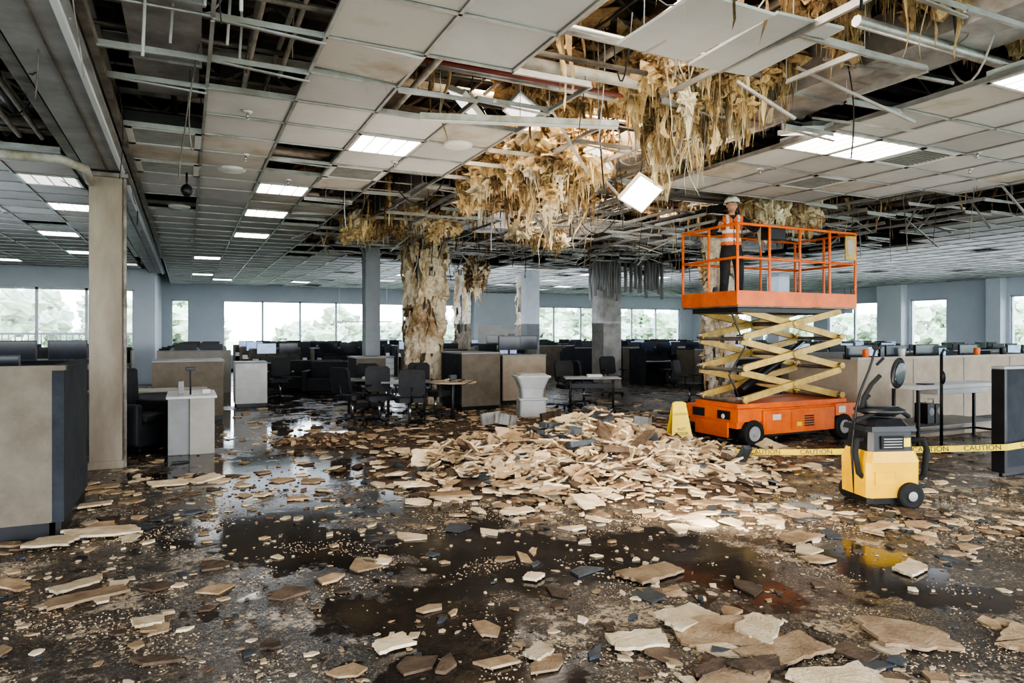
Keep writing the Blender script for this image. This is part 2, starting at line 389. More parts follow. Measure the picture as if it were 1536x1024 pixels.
for k in range(80):
    u=R.uniform(2.3,12); v=R.uniform(3,16)
    if not missing(u,v): continue
    if 5.0<u<9.8 and 5.0<v<9: continue
    a=R.uniform(0,6.28); l=R.uniform(.4,1.1); d=R.uniform(.1,.6)
    grid.bar((u,v,CEIL+R.uniform(0,.3)),(u+math.cos(a)*l,v+math.sin(a)*l,CEIL-d+.1),.026,.02,'grid')
tiles.obj('ceiling'); grid.obj('ceiling_grid'); lamps.obj('ceiling_light_panels'); vents.obj('ceiling_vents')
mb=MB()
for (u,v) in ((.5,6.6),(.6,8.2),(2.2,7.8),(6.3,6.2),(7.9,4.6),(1.2,9.3),(-2.5,11.3),(8.6,5.1)):
    mb.lathe((u,v,CEIL),[(0.0,-.005),(.04,-.005),(.045,.008)],'white',14); mb.tube([(u,v,CEIL-.06),(u,v,CEIL)],.012,'metal',6); mb.lathe((u,v,CEIL-.062),[(0,0),(.025,0),(.02,.006),(0,.006)],'metal',8)
for (u,v) in ((2.6,6.8),(-.1,12.),(.5,9)):
    mb.lathe((u,v,CEIL),[(0,-.02),(.13,-.02),(.16,-.005),(.165,.01)],'white',24)
mb.obj('ceiling_sprinklers')
mb=MB(); c=G(-4.05,8.5,3.38); mb.ell(c,(.07,.07,.08),'black'); mb.tube([c,(c.x,c.y,3.6)],.015,'black',6); mb.obj('ceiling_dome_camera')
mb=MB()
mb.box(-1.06,-.62,V0,24.5,3.52,3.56,'beam'); mb.box(-.89,-.79,V0,24.5,3.56,4.0,'beam'); mb.box(-1.06,-.62,V0,24.5,4.0,4.04,'beam')
mb.box(-.60,-.55,V0,20,3.55,3.64,'steel')
mb.box(-.845,-.835,V0,24.5,3.505,3.52,'steel'); mb.box(-.70,-.66,V0,24.5,3.48,3.52,'wall_w')
mb.box(-1.2,-1.1,V0,20,3.57,3.66,'steel')
mb.obj('ceiling_steel_beam')
mb=MB()
v=-2.5
while v<30:
    lo=-12.9 if v<24 else -.8
    mb.box(lo,26.9,v-.07,v+.07,DECK-.32,DECK-.29,'steel'); mb.box(lo,26.9,v-.07,v+.07,DECK-.08,DECK-.051,'steel')
    u=lo
    while u<18 :
        mb.bar((u,v,DECK-.3),(u+.35,v,DECK-.06),.03,.03,'steel'); mb.bar((u+.35,v,DECK-.06),(u+.7,v,DECK-.3),.03,.03,'steel'); u+=.7
    v+=1.55
for u in (2.1,5.2,8.4,12.0,16):
    mb.box(u-.09,u+.09,-3,30.5,DECK-.5,DECK-.47,'steel'); mb.box(u-.015,u+.015,-3,30.5,DECK-.47,DECK-.33,'steel')
mb.obj('ceiling_joists')
mb=MB()
def duct(x0,x1,y0,y1,z0,z1):
    mb.box(x0,x1,y0,y1,z0,z1,'duct')
    if x1-x0>y1-y0:
        x=x0
        while x<x1: mb.box(x,x+.03,y0-.02,y1+.02,z0-.02,z1+.02,'duct'); x+=1.2
    else:
        y=y0
        while y<y1: mb.box(x0-.02,x1+.02,y,y+.03,z0-.02,z1+.02,'duct'); y+=1.2
duct(-.4,.1,1.5,7.2,3.85,4.2); duct(4.9,5.5,2,7.5,3.75,4.1); duct(2.4,9.5,8.7,9.2,3.85,4.2); duct(3,14,13,13.5,3.8,4.15)
duct(-6,-1.8,4.2,4.7,3.9,4.25); duct(3.1,3.5,9.5,12.5,3.8,4.1); duct(-7,-1.6,6.6,7.0,3.8,4.1)
mb.obj('ceiling_ducts')
mb=MB()
for k in range(170):
    r=R.choice((.012,.015,.02,.02,.03,.04,.055)); z=R.uniform(3.70,4.25)
    kk=R.choice(('steel','pipe_w','pipe_w','duct','wire','steel','pipe_w' if r>.025 else 'wire_l'))
    if R.random()<.6:
        v=R.uniform(1.2,18); a=R.uniform(-7,6); bq=a+R.uniform(3,9); mb.tube([(a,v,z),(bq,v+R.uniform(-.15,.15),z)],r,kk,8)
    else:
        u=R.uniform(-5,13); a=R.uniform(0,12); bq=a+R.uniform(3,9); mb.tube([(u,a,z),(u+R.uniform(-.1,.1),bq,z)],r,kk,8)
mb.tube([(1.6,4.95,3.8),(5.6,4.95,3.8)],.05,'pipe_w',12); mb.tube([(1.6,5.2,3.78),(5.6,5.15,3.75)],.02,'pipe_r',8); mb.tube([(1.6,5.4,3.85),(5.6,5.4,3.8)],.04,'duct',8)
mb.tube([(-5,8.6,3.45),(-1.2,8.6,3.45),(-1.0,8.75,3.4),(-1.0,9.2,3.35)],.05,'pipe_w',10)
for u in (.45,.7): mb.tube([(u,1,3.75),(u,6.0,3.75)],.018,'pipe_w',8)
for u in (-2.0,-1.6,-1.4): mb.tube([(u,1,3.72),(u,8.8,3.70)],.025,'pipe_w',8)
mb.obj('ceiling_pipes')
mb=MB()
for k in range(420):
    u=R.uniform(-4,13); v=R.uniform(2.3,16)
    if not missing(u,v): continue
    if 5.0<u<9.8 and 5.0<v<9: continue
    z=R.uniform(3.75,4.5); l=R.uniform(.4,1.4); a=R.uniform(0,6.28); sag=R.uniform(.1,.45)
    if R.random()<.42:
        zb=max(z-R.uniform(.4,1.5),2.9)
        pts=[(u+.05*math.sin(t*3+k),v+.05*math.cos(t*2.3+k),z+(zb-z)*t) for t in [q/7 for q in range(8)]]
    else:
        pts=[(u+math.cos(a)*l*t,v+math.sin(a)*l*t,z-sag*4*t*(1-t)) for t in [q/8 for q in range(9)]]
    mb.tube(pts,R.choice((.004,.006,.009)),R.choice(('wire','wire','wire_l','steel')),5)
for (u,v) in ((-.25,4.9),(-.1,5.2),(.25,5.0),(.35,5.4),(.1,4.5)):
    mb.tube([(u,v,4.3),(u+.02,v,3.9),(u,v+.01,3.35+R.uniform(0,.3))],.011,'wire_l',6)
mb.obj('ceiling_cables')
mb=MB(); p0=G(-.78,5.8,3.44); p1=G(.92,5.95,3.42); mb.bar(p0,p1,.09,.05,'pipe_w'); mb.bar(p0-Vector((0,0,.03)),p1-Vector((0,0,.03)),.05,.015,'white')
for t in (.1,.5,.9):
    q=p0.lerp(p1,t); mb.tube([q,(q.x,q.y,DECK-.3)],.004,'grid',4)
mb.obj('ceiling_strip_channel')
def loose(name,c,rz,rx,ry,sx,sy,k):
    mb=MB(); T=TR(c,rz,rx,ry)
    mb.box(-sx/2,sx/2,-sy/2,sy/2,0,.05,'white',T); mb.box(-sx/2+.02,sx/2-.02,-sy/2+.02,sy/2-.02,-.006,0,k,T)
    mb.box(-sx*.2,sx*.2,-sy*.2,sy*.2,.05,.11,'greyl',T)
    top=T@Vector((0,0,.1)); mb.tube([top,(top.x+.05,top.y,top.z+.35),(top.x,top.y,DECK-.3)],.007,'wire',5)
    mb.obj(name)
loose('hanging_light_panel',G(1.42,7.5,3.13),.1,-.75,.35,.36,.36,'lampon')
loose('hanging_light_panel',G(1.0,7.9,3.6),.5,-.2,.5,.4,.2,'lampdim')
loose('hanging_light_panel',G(3.15,7.0,3.66),-.0,.12,-.15,.85,.3,'lampdim')
loose('hanging_light_panel',G(-.45,6.4,3.75),.6,.5,.4,.35,.25,'lampdim')
loose('hanging_light_panel',G(.1,6.5,3.72),.2,-.6,.4,.3,.25,'lampdim')

# ---------------------------------------------------------------- insulation
def strand(mb,x,y,z,l,wd,k,n=7):
    lv=max(6,int(l/.06)); vs=[];fs=[]; ang=R.uniform(0,3.14); sd=R.uniform(0,99); fl=R.uniform(.25,.7)
    for i in range(lv+1):
        t=i/lv
        cx=x+.13*noise.noise(Vector((sd,t*l*2.2,0)))*l; cy=y+.13*noise.noise(Vector((sd,0,t*l*2.2+9)))*l
        wr=wd*((1-t)**.7*.92+.05)*(1+.8*noise.noise(Vector((sd+5,t*l*8,1))))
        if t>.97: wr*=.2
        for j in range(n):
            a=2*math.pi*j/n; rr=wr*(1+.8*noise.noise(Vector((sd+j*1.7,t*l*14,4))))
            px,py=rr*math.cos(a),rr*fl*math.sin(a)
            vs.append((cx+px*math.cos(ang)-py*math.sin(ang),cy+px*math.sin(ang)+py*math.cos(ang),z-l*t+wr*.6*noise.noise(Vector((sd,j*2.1,t*9)))))
    for i in range(lv):
        for j in range(n): fs.append((i*n+j,i*n+(j+1)%n,(i+1)*n+(j+1)%n,(i+1)*n+j))
    mb.add(vs,fs,k,False)
def ribbon(mb,x,y,z,l,wd,k):
    lv=max(8,int(l/.04)); ang=R.uniform(0,3.14); sd=R.uniform(0,99); cols=5; vs=[];fs=[]
    for i in range(lv+1):
        t=i/lv
        ww=wd*(1-.8*t)*(1+.9*noise.noise(Vector((sd,t*l*9,2)))); off=.15*noise.noise(Vector((sd,t*3,8)))
        for j in range(cols+1):
            s_=(j/cols-.5)*2; dep=.07*noise.noise(Vector((sd+j*.8,t*l*7,3)))+off
            edge=1+.6*noise.noise(Vector((sd+s_*7,t*l*30,0)))
            px=ww*s_*edge; vs.append((x+px*math.cos(ang)-dep*math.sin(ang),y+px*math.sin(ang)+dep*math.cos(ang),z-l*t))
    c=cols+1
    for i in range(lv):
        for j in range(cols):
            if i>lv*.3 and R.random()<.16: continue
            fs.append((i*c+j,i*c+j+1,(i+1)*c+j+1,(i+1)*c+j))
    mb.add(vs,fs,k,False)
def tuft(mb,x,y,z,r,k):
    """fluffy lump bristling with short fibres"""
    mb.ell((x,y,z),(r,r*R.uniform(.7,1.1),r*R.uniform(.7,1.1)),k,16,12,1.5,3.6,sm=False)
    for q in range(9):
        a=R.uniform(0,6.28); rr=r*R.uniform(.4,1.0)
        strand(mb,x+rr*math.cos(a),y+rr*math.sin(a),z+R.uniform(-.3,.3)*r,r*R.uniform(.9,2.4),R.uniform(.004,.014),k,4)
def cluster(name,c,ru,rv,ztop,zbot,n,mix=('ins','ins','ins_w','ins_d'),lumps=8,wd=.06):
    mb=MB()
    for k in range(n):
        a=R.uniform(0,6.28); r=math.sqrt(R.random()); x=c[0]+ru*r*math.cos(a); y=c[1]+rv*r*math.sin(a)
        l=(ztop-zbot)*(1-.45*r)*R.uniform(.4,1.0); km=R.choice(mix); zt=ztop-R.uniform(0,.15)
        if R.random()<.7: strand(mb,x,y,zt,l,wd*R.uniform(.35,1.2),km)
        else: ribbon(mb,x,y,zt,l,wd*R.uniform(.6,1.2),km)
        for q in range(5):
            strand(mb,x+R.uniform(-.07,.07),y+R.uniform(-.07,.07),ztop-.1,l*R.uniform(.7,1.2),R.uniform(.004,.014),km,4)
        if l>.5:
            for q in range(2): tuft(mb,x+R.uniform(-.04,.04),y+R.uniform(-.04,.04),zt-l*R.uniform(.15,.75),wd*R.uniform(.6,1.3),km)
    for k in range(lumps*2):
        a=R.uniform(0,6.28); r=math.sqrt(R.random())
        tuft(mb,c[0]+ru*r*math.cos(a),c[1]+rv*r*math.sin(a),ztop-R.uniform(-.05,.45),R.uniform(.06,.18),R.choice(mix))
    mb.obj(name)
NM='hanging_insulation'
c=G(1.52,6.3); cluster(NM,(c.x,c.y),.45,.5,4.25,2.65,66,wd=.08,lumps=22)
c=G(2.15,6.2); cluster(NM,(c.x,c.y),.28,.35,4.25,3.15,34,wd=.07,lumps=12)
c=G(1.78,6.5); cluster(NM,(c.x,c.y),.07,.07,4.2,2.50,8,('ins','ins_w'),lumps=0,wd=.045)
c=G(.42,8.0); cluster(NM,(c.x,c.y),.36,.45,4.05,2.3,50,wd=.08,lumps=20)
c=G(.88,8.3); cluster(NM,(c.x,c.y),.3,.4,4.0,2.6,36,wd=.075,lumps=14)
c=G(-.2,8.8); cluster(NM,(c.x,c.y),.25,.4,4.0,3.2,10,wd=.06,lumps=8)
c=G(-.5,9.5); cluster(NM,(c.x,c.y),.25,.3,3.9,2.85,18,wd=.07)
c=G(-.0,9.8); cluster(NM,(c.x,c.y),.5,.4,4.1,3.2,20,wd=.08)
c=G(1.9,9.4); cluster(NM,(c.x,c.y),.5,.4,4.1,3.15,20,('ins_d','ins','ins_w'),wd=.07)
c=G(-2.8,12.5); cluster(NM,(c.x,c.y),.4,.4,3.8,3.1,18,wd=.08)
c=G(-1.6,12.5); cluster(NM,(c.x,c.y),.7,.4,3.8,3.3,20,wd=.08)
c=G(.6,13.5); cluster(NM,(c.x,c.y),.7,.4,3.8,2.95,20,wd=.08)
c=G(4.0,10.9); cluster(NM,(c.x,c.y),.35,.35,4.0,2.8,38,('ins_w','ins_w','ins'),wd=.09)
c=G(4.7,11.2); cluster(NM,(c.x,c.y),.3,.3,3.9,3.05,20,('ins_w','ins'),wd=.09)
c=G(2.3,5.0); cluster(NM,(c.x,c.y),.3,.25,4.4,3.75,20,('ins_d','ins_d','ins'),wd=.07)
c=G(-.8,5.6); cluster(NM,(c.x,c.y),.35,.3,4.3,3.65,28,('ins_d','ins_d','ins'),wd=.07,lumps=14)
c=G(2.6,5.3); cluster(NM,(c.x,c.y),.15,.15,4.3,3.45,10,('ins','ins'),lumps=2,wd=.05)
c=G(3.1,5.1); cluster(NM,(c.x,c.y),.4,.3,4.4,3.7,22,('ins_d','ins','ins_d'),wd=.06)
c=G(3.9,5.6); cluster(NM,(c.x,c.y),.4,.3,4.4,3.7,22,('ins_d','ins','ins_d'),wd=.06)
c=G(.6,6.8); cluster(NM,(c.x,c.y),.7,.4,4.4,3.5,30,('ins_d','ins_d','ins'),wd=.07,lumps=20)
c=G(-1.0,20.); cluster(NM,(c.x,c.y),.3,.3,3.7,2.2,26,('ins_w','ins','ins_d'),wd=.12)
mb=MB()
for k in range(270):
    u=R.uniform(1.6,13); v=R.uniform(2.5,17)
    if not missing(u,v): continue
    mb.ell((u,v,R.uniform(4.0,4.6)),(R.uniform(.15,.5),R.uniform(.15,.45),R.uniform(.05,.14)),R.choice(('ins_d','ins_d','ins_d','ins')),16,10,1.3,3.2,sm=False)
    if 5.0<u<9.8 and 5.0<v<9: continue
    for q in range(R.randint(0,6)): strand(mb,u+R.uniform(-.3,.3),v+R.uniform(-.3,.3),4.3,R.uniform(.3,1.0),R.uniform(.01,.05),R.choice(('ins_d','ins','ins_d')))
mb.obj('ceiling_torn_insulation')

# ---------------------------------------------------------------- columns
def column(u,v,wd,k,ztop=3.7):
    mb=MB(); h=wd/2; mb.box(u-h,u+h,v-h,v+h,0,ztop,k); mb.box(u-h-.015,u+h+.015,v-h-.015,v+h+.015,0,.1,k); return mb
mb=column(-.86,9.48,.34,'col_b',3.5); mb.box(-.68,-.64,9.32,9.34,0,3.5,'steel'); mb.box(-1.06,-.62,9.28,9.7,3.44,3.5,'steel'); mb.obj('support_column',.01)
column(4.08,16.56,.36,'col_g').obj('support_column',.01)
column(11.1,16.85,.62,'conc').obj('support_column',.01)
column(10.05,19.7,.45,'col_g').obj('support_column',.01)
column(7.5,22.5,.4,'col_g').obj('support_column',.01)
column(18,16.9,.5,'col_g').obj('support_column',.01)
def torn(u,v,r,zt,k0,mix,peel=26,top=1.0):
    mb=MB(); mb.box(u-r*.6,u+r*.6,v-r*.6,v+r*.6,0,zt,'conc')
    n=44; lv=100; vs=[];fs=[]
    for i in range(lv+1):
        z=zt*i/lv
        for j in range(n):
            a=2*math.pi*j/n; ca,sa=math.cos(a),math.sin(a)
            rr=r*(1+.34*noise.noise(Vector((ca*1.6+u,sa*1.6,z*1.6)))+.20*noise.noise(Vector((ca*5,sa*5,z*6)))+.09*noise.noise(Vector((ca*14,sa*14,z*18))))*(1+(top-1)*(i/lv)**3)
            vs.append((u+rr*ca,v+rr*sa,z))
    for i in range(lv):
        for j in range(n):
            a=2*math.pi*j/n
            if noise.noise(Vector((math.cos(a)*2.4,math.sin(a)*2.4,i*.09+u)))<-.30: continue
            fs.append((i*n+j,i*n+(j+1)%n,(i+1)*n+(j+1)%n,(i+1)*n+j))
    mb.add(vs,fs,k0,False)
    for k in range(peel):
        a=R.uniform(0,6.28); z=zt*R.random()**.6
        if z<.5: continue
        rr=r*(1+(top-1)*(z/zt)**3)
        (strand if R.random()<.6 else ribbon)(mb,u+rr*math.cos(a),v+rr*math.sin(a),z,min(z-.1,R.uniform(.3,1.2)),R.uniform(.02,.08),R.choice(mix))
        if k%3==0: tuft(mb,u+rr*math.cos(a),v+rr*math.sin(a),z,R.uniform(.05,.12),R.choice(mix))
    mb.obj('insulation_wrapped_column')
torn(4.98,15.13,.40,3.72,'wrap',('ins','ins_w','ins_w','wrap','ins_d'),80,1.25)
torn(10.6,11.6,.30,3.72,'wrap_p',('ins_w','ins_w','ins'),46,1.2)
torn(7.9,20.2,.24,3.72,'wrap_p',('ins_w','ins'),14)
torn(10.6,21.2,.30,3.72,'wrap_p',('ins_w','greyl'),14)
mb=MB()
for k in range(26):
    X=R.uniform(2.2,4.3); Y=R.uniform(18.9,19.6); p=G(X,Y); mb.tube([(p.x,p.y,3.6),(p.x+R.uniform(-.05,.05),p.y,3.1),(p.x,p.y,2.5+R.uniform(0,.35))],[.09,.08,.085],'greyl',6,flat=.4)
mb.obj('hanging_vertical_strips')

# ---------------------------------------------------------------- debris
PC=G(1.0,8.15)
def ph(u,v):
    X=(u-PC.x)*CA-(v-PC.y)*SA; Y=(u-PC.x)*SA+(v-PC.y)*CA
    X2=X if X>0 else X*.8
    r=math.sqrt((X2/2.35)**2+(Y/1.8)**2)
    h=.50*max(0,1-r)**1.3*(1+.3*noise.noise(Vector((u*1.6,v*1.6,0))))
    h+=.15*math.exp(-((X+.1)**2+(Y+.05)**2)/.25)
    r3=math.sqrt(((X+.4)/3.6)**2+((Y-2.6)/3.2)**2); h+=.15*max(0,1-r3)*(.6+.8*noise.noise(Vector((u*1.2,v*1.2,5)))+.3)
    return max(0,h)
def chip(mb,x,y,z,size,th,tilt,k,n=None,elong=None):
    n=n or R.choice((4,4,5,5,6)); e=elong or R.uniform(.45,1.0)
    base=R.uniform(0,6.28); poly=[]
    for i in range(n):
        a=2*math.pi*(i+R.uniform(-.32,.32))/n; r=size*R.uniform(.65,1.15)
        poly.append((r*math.cos(a),r*math.sin(a)*e))
    T=TR((x,y,z),base,R.gauss(0,tilt),R.gauss(0,tilt))
    mb.prism(poly,0,th,k,T)
def slab(mb,x,y,z,sx,sy,rz,th,k,tilt=(0,0),jag=.12):
    pts=[]; N_=7
    cs=[(-sx/2,-sy/2),(sx/2,-sy/2),(sx/2,sy/2),(-sx/2,sy/2)]
    cs=[(a+R.uniform(-.14,.14)*sx,b_+R.uniform(-.14,.14)*sy) for a,b_ in cs]
    for q in range(4):
        a=Vector(cs[q]);b_=Vector(cs[(q+1)%4])
        for i in range(N_):
            p=a.lerp(b_,i/N_); jg=jag*min(sx,sy)
            pts.append((p.x+R.uniform(-jg,jg)*.5,p.y+R.uniform(-jg,jg)*.5))
    mb.prism(pts,0,th,k,TR((x,y,z),rz,tilt[0],tilt[1]))
pile=MB()
nu,nv=90,90; vs=[];fs=[]
for i in range(nu+1):
    for j in range(nv+1):
        u=PC.x-5+10*i/nu; v=PC.y-4+11*j/nv; h=ph(u,v)
        vs.append((u,v,h*.9-.012+.03*noise.noise(Vector((u*7,v*7,0)))*(1 if h>.02 else 0)))
for i in range(nu):
    for j in range(nv):
        q=[i*(nv+1)+j,(i+1)*(nv+1)+j,(i+1)*(nv+1)+j+1,i*(nv+1)+j+1]
        if max(vs[a][2] for a in q)>0.0: fs.append(tuple(q))
pile.add(vs,fs,'brown',False)
KC=['cream']*8+['tan']*5+['brown']*2+['slate']*1+['dust']
n=0
while n<3400:
    X=R.gauss(-.05,1.0); Y=R.gauss(.0,.82); u=PC.x+X*CA+Y*SA; v=PC.y-X*SA+Y*CA; h=ph(u,v)
    if h<.02 and R.random()<.65: continue
    sz=R.choice((.03,.04,.05,.06,.08,.1,.12,.15)); chip(pile,u,v,h*.92+R.uniform(0,.06)*(1 if h>.05 else .3),sz,R.uniform(.010,.022),.36 if h>.08 else .1,R.choice(KC)); n+=1
for k in range(75):
    X=R.gauss(0,.85); Y=R.gauss(-.1,.6); u=PC.x+X*CA+Y*SA; v=PC.y-X*SA+Y*CA; h=ph(u,v)
    slab(pile,u,v,h+.02,R.uniform(.2,.42),R.uniform(.16,.32),R.uniform(0,3),.02,R.choice(('cream','cream','cream','tan')),(R.gauss(0,.36),R.gauss(0,.36)))
for k in range(20):
    X=R.gauss(.2,.6); Y=R.gauss(-.2,.5); u=PC.x+X*CA+Y*SA; v=PC.y-X*SA+Y*CA
    slab(pile,u,v,ph(u,v)+.04,R.uniform(.2,.45),R.uniform(.08,.14),R.uniform(0,3),.06,R.choice(('brown','slate')),(R.gauss(0,.3),R.gauss(0,.3)))
for (X,Y,s_) in ((2.0,10.6,.2),(-.35,11.2,.17),(-.1,11.0,.15),(.7,11.8,.15)):
    p=G(X,Y); slab(pile,p.x,p.y,ph(p.x,p.y)+.0,s_*2,s_*1.3,R.uniform(0,3),s_*1.1,R.choice(('brown','conc','slate')),(.1,.15),.2)
pile.obj('debris_pile')
sc=MB()
def wet(u,v): return max(max(0,1-math.hypot(u-a,v-b_)/r) for a,b_,r in PUD)
def dens(u,v):
    X=u*CA-v*SA; Y=u*SA+v*CA
    d=.065
    d+=.9*math.exp(-(((X-.8)/2.6)**2+((Y-8.2)/1.9)**2))
    d+=.9*math.exp(-(((X-.2)/3.0)**2+((Y-12)/2.8)**2))
    d+=.9*math.exp(-(((X+3.4)/1.6)**2+((Y-7.3)/.6)**2))
    d+=.6*math.exp(-(((X+3.2)/.8)**2+((Y-5.3)/.5)**2))
    d+=.5*math.exp(-(((X+2.7)/.6)**2+((Y-4.2)/.35)**2))
    d+=.9*math.exp(-(((X-1.15)/.8)**2+((Y-3.45)/.4)**2))
    d+=.22*math.exp(-(((X+.2)/2.0)**2+((Y-6.3)/.6)**2))
    d+=.35*math.exp(-(((X-3.2)/1.8)**2+((Y-6.2)/.9)**2))
    d+=.10*math.exp(-(((X-.3)/2.5)**2+((Y-4.6)/.7)**2))
    if Y<9.5: d*=1-.6*min(1,wet(u,v)*2)
    d*=.35+1.3*max(0,noise.noise(Vector((u*1.3,v*1.3,7)))+.35)
    return d
def scatter(n,smin,smax,mats,thk,pw=1.0,ymax=17):
    c=0;t=0
    while c<n and t<n*60:
        t+=1
        Y=2.2+(ymax-2.2)*R.random(); X=R.uniform(-.85,.85)*Y
        p=G(X,Y)
        if p.x<-.85 and 6.3<p.y<7.9: continue
        if R.random()>dens(p.x,p.y)**pw: continue
        s_=smin+(smax-smin)*R.random()**2.8
        chip(sc,p.x,p.y,ph(p.x,p.y)*.9+.002,s_,min(thk,s_*.3)*R.uniform(.6,1),.05,R.choice(mats)); c+=1
scatter(3400,.03,.15,['cream']*6+['tan']*5+['brown']*4+['slate']*2,.018)
scatter(9500,.006,.026,['cream']*4+['dust']*3+['tan']*4+['brown']*5+['slate']*1,.014,.7,13)
scatter(550,.02,.06,['cream']*5+['tan']*4+['brown']*3+['slate']*1,.015,.6,7)
c=0
while c<11000:
    Y=2.3+4.8*R.random()**.8; X=R.uniform(-.8,.8)*Y; p=G(X,Y)
    if noise.noise(Vector((p.x*2.2,p.y*2.2,1)))+R.uniform(-.2,.2)<.06+.4*wet(p.x,p.y): continue
    if p.x<-.8 and p.y>6.2: continue
    chip(sc,p.x,p.y,.0005,R.uniform(.003,.009),.003,.1,R.choice(('dust','tan','dust','brown','cream')),4); c+=1
def fg(px_X,Y,sx,sy,rz,k='cream',z=.01,tilt=(0,0),th=.018,jag=.16):
    p=G(px_X,Y); slab(sc,p.x,p.y,z,sx,sy,rz,th,k,tilt,jag)
fg(.93,3.78,.34,.2,.2,'cream',.03,(.05,.06)); fg(1.1,3.62,.42,.26,-.5,'tan',.02,(.1,-.04)); fg(.66,3.52,.3,.17,-.1,'cream',.02,(.03,.05)); fg(1.32,3.62,.25,.2,.5,'cream',.04,(.1,-.1))
fg(1.36,3.4,.4,.2,.1,'tan',.01); fg(1.5,3.1,.42,.25,-.3,'cream',.01,(.02,.03)); fg(.93,3.2,.22,.09,.1,'brown',.02); fg(1.2,3.25,.3,.12,0,'brown',.02,(.1,.1)); fg(1.0,3.05,.35,.22,.4,'tan',.01)
fg(2.06,3.58,.40,.28,-.55,'tan',.02,(.06,.05)); fg(2.7,4.6,.3,.16,.2,'cream'); fg(2.65,3.55,.3,.15,.2,'tan')
fg(.95,4.55,.42,.22,.1,'tan',.01); fg(.15,4.45,.12,.1,.6,'cream'); fg(-.6,3.5,.2,.12,.2,'cream'); fg(.13,3.4,.15,.1,.4,'cream')
fg(-3.25,5.42,.45,.24,.2,'cream',.02,(.03,.06)); fg(-3.45,5.15,.35,.22,-.2,'cream',.03); fg(-2.55,4.1,.35,.16,.3,'tan'); fg(-2.75,4.3,.3,.14,.5,'cream'); fg(-2.0,3.75,.16,.1,0,'cream')
fg(-3.6,7.2,.35,.18,.2,'cream',.02,(.1,.05)); fg(-3.3,7.35,.3,.16,.5,'cream',.03,(.1,-.1)); fg(-4.3,7.0,.4,.14,.1,'tan'); fg(-3.9,6.3,.35,.12,.2,'cream')
fg(-1.0,7.1,.45,.2,.1,'cream',.03,(.05,.08)); fg(-.6,6.7,.35,.2,-.3,'tan',.02); fg(.7,6.3,.28,.22,.2,'cream',.05,(.3,.1)); fg(.05,6.1,.3,.16,.2,'cream'); fg(1.9,6.4,.3,.15,-.2,'tan'); fg(3.0,5.6,.32,.12,.1,'tan'); fg(2.2,5.3,.35,.2,.2,'tan')
fg(1.9,7.0,.35,.2,.4,'cream',.03,(.1,.1)); fg(-1.6,8.4,.3,.15,0,'cream'); fg(3.5,6.0,.3,.15,.8,'brown')
sc.obj('floor_debris')
mb=MB(); c=G(-2.75,9.9)
vs=[];fs=[];n=24
for i in range(9):
    for j in range(n):
        a=2*math.pi*j/n; r=i/8; vs.append((c.x+r*.7*math.cos(a),c.y+r*.35*math.sin(a),.14*(1-r*r)*(1+.5*noise.noise(Vector((r*4*math.cos(a),r*4*math.sin(a),0))))-.003))
for i in range(8):
    for j in range(n): fs.append((i*n+j,(i+1)*n+j,(i+1)*n+(j+1)%n,i*n+(j+1)%n))
mb.add(vs,fs,'brown'); 
for k in range(260): chip(mb,c.x+R.gauss(0,.3),c.y+R.gauss(0,.18),.04+R.uniform(0,.07),R.uniform(.02,.08),.012,.3,R.choice(('brown','tan','tan')))
mb.obj('debris_mound')

# ---------------------------------------------------------------- scissor lift
mb=MB(); u0,u1,v0,v1=6.95,9.3,7.22,8.3
def wheel(mb,u,v,r,side):
    mb.lathe((u,v,r),[(0,side*.0),(r*.55,0),(r*.6,side*.02),(r*.95,side*.02),(r,0),(r,-side*.12),(r*.9,-side*.15),(0,-side*.15)],'rubber',28,axis='y')
    mb.lathe((u,v,r),[(0,side*.03),(r*.15,side*.03),(r*.2,side*.015),(r*.5,side*.012),(r*.56,side*.022)],'greyl',20,axis='y')
mb.box(u0,u1,v0+.05,v1-.05,.26,.52,'orange'); mb.box(u0+.45,u1-.45,v0,v1,.16,.50,'orange')
mb.box(u0-.02,u0+.42,v0,v1,.36,.54,'orange'); mb.box(u1-.42,u1+.02,v0,v1,.36,.54,'orange')
mb.box(u0+.06,u1-.06,v0+.1,v1-.1,.52,.60,'orange')
mb.box(u0+.5,u0+.9,v0-.012,v0,.2,.46,'orange'); mb.box(u0+1.0,u0+1.5,v0-.012,v0,.2,.46,'orange')
mb.box(u0+.62,u0+.78,v0-.018,v0-.012,.36,.44,'white'); mb.box(u0+1.1,u0+1.2,v0-.018,v0-.012,.25,.31,'tape'); mb.box(u1-.36,u1-.22,v0-.012,v0,.40,.50,'white')
for q in range(5): mb.box(u0+1.25,u0+1.45,v0-.018,v0-.012,.24+q*.035,.26+q*.035,'black')
mb.box(u0-.035,u0-.02,v0+.15,v0+.4,.38,.50,'black'); mb.box(u0-.035,u0-.02,v1-.4,v1-.15,.38,.50,'black')
mb.box(u0-.03,u0,v0+.2,v1-.2,.12,.34,'orange'); mb.lathe((u0-.03,v0+.28,.42),[(0,-.015),(.03,-.015),(.04,0)],'white',12,axis='x')
for uu in (u0+.26,u1-.26):
    wheel(mb,uu,v0-.01,.19,-1); wheel(mb,uu,v1+.01,.19,1); mb.tube([(uu,v0+.05,.19),(uu,v1-.05,.19)],.04,'black',8)
mb.box(u0+.5,u1-.5,v0+.15,v1-.15,.1,.18,'black')
lev=3; zb=.63; zt=1.97; dh=(zt-zb)/lev; ul,ur=7.12,9.08
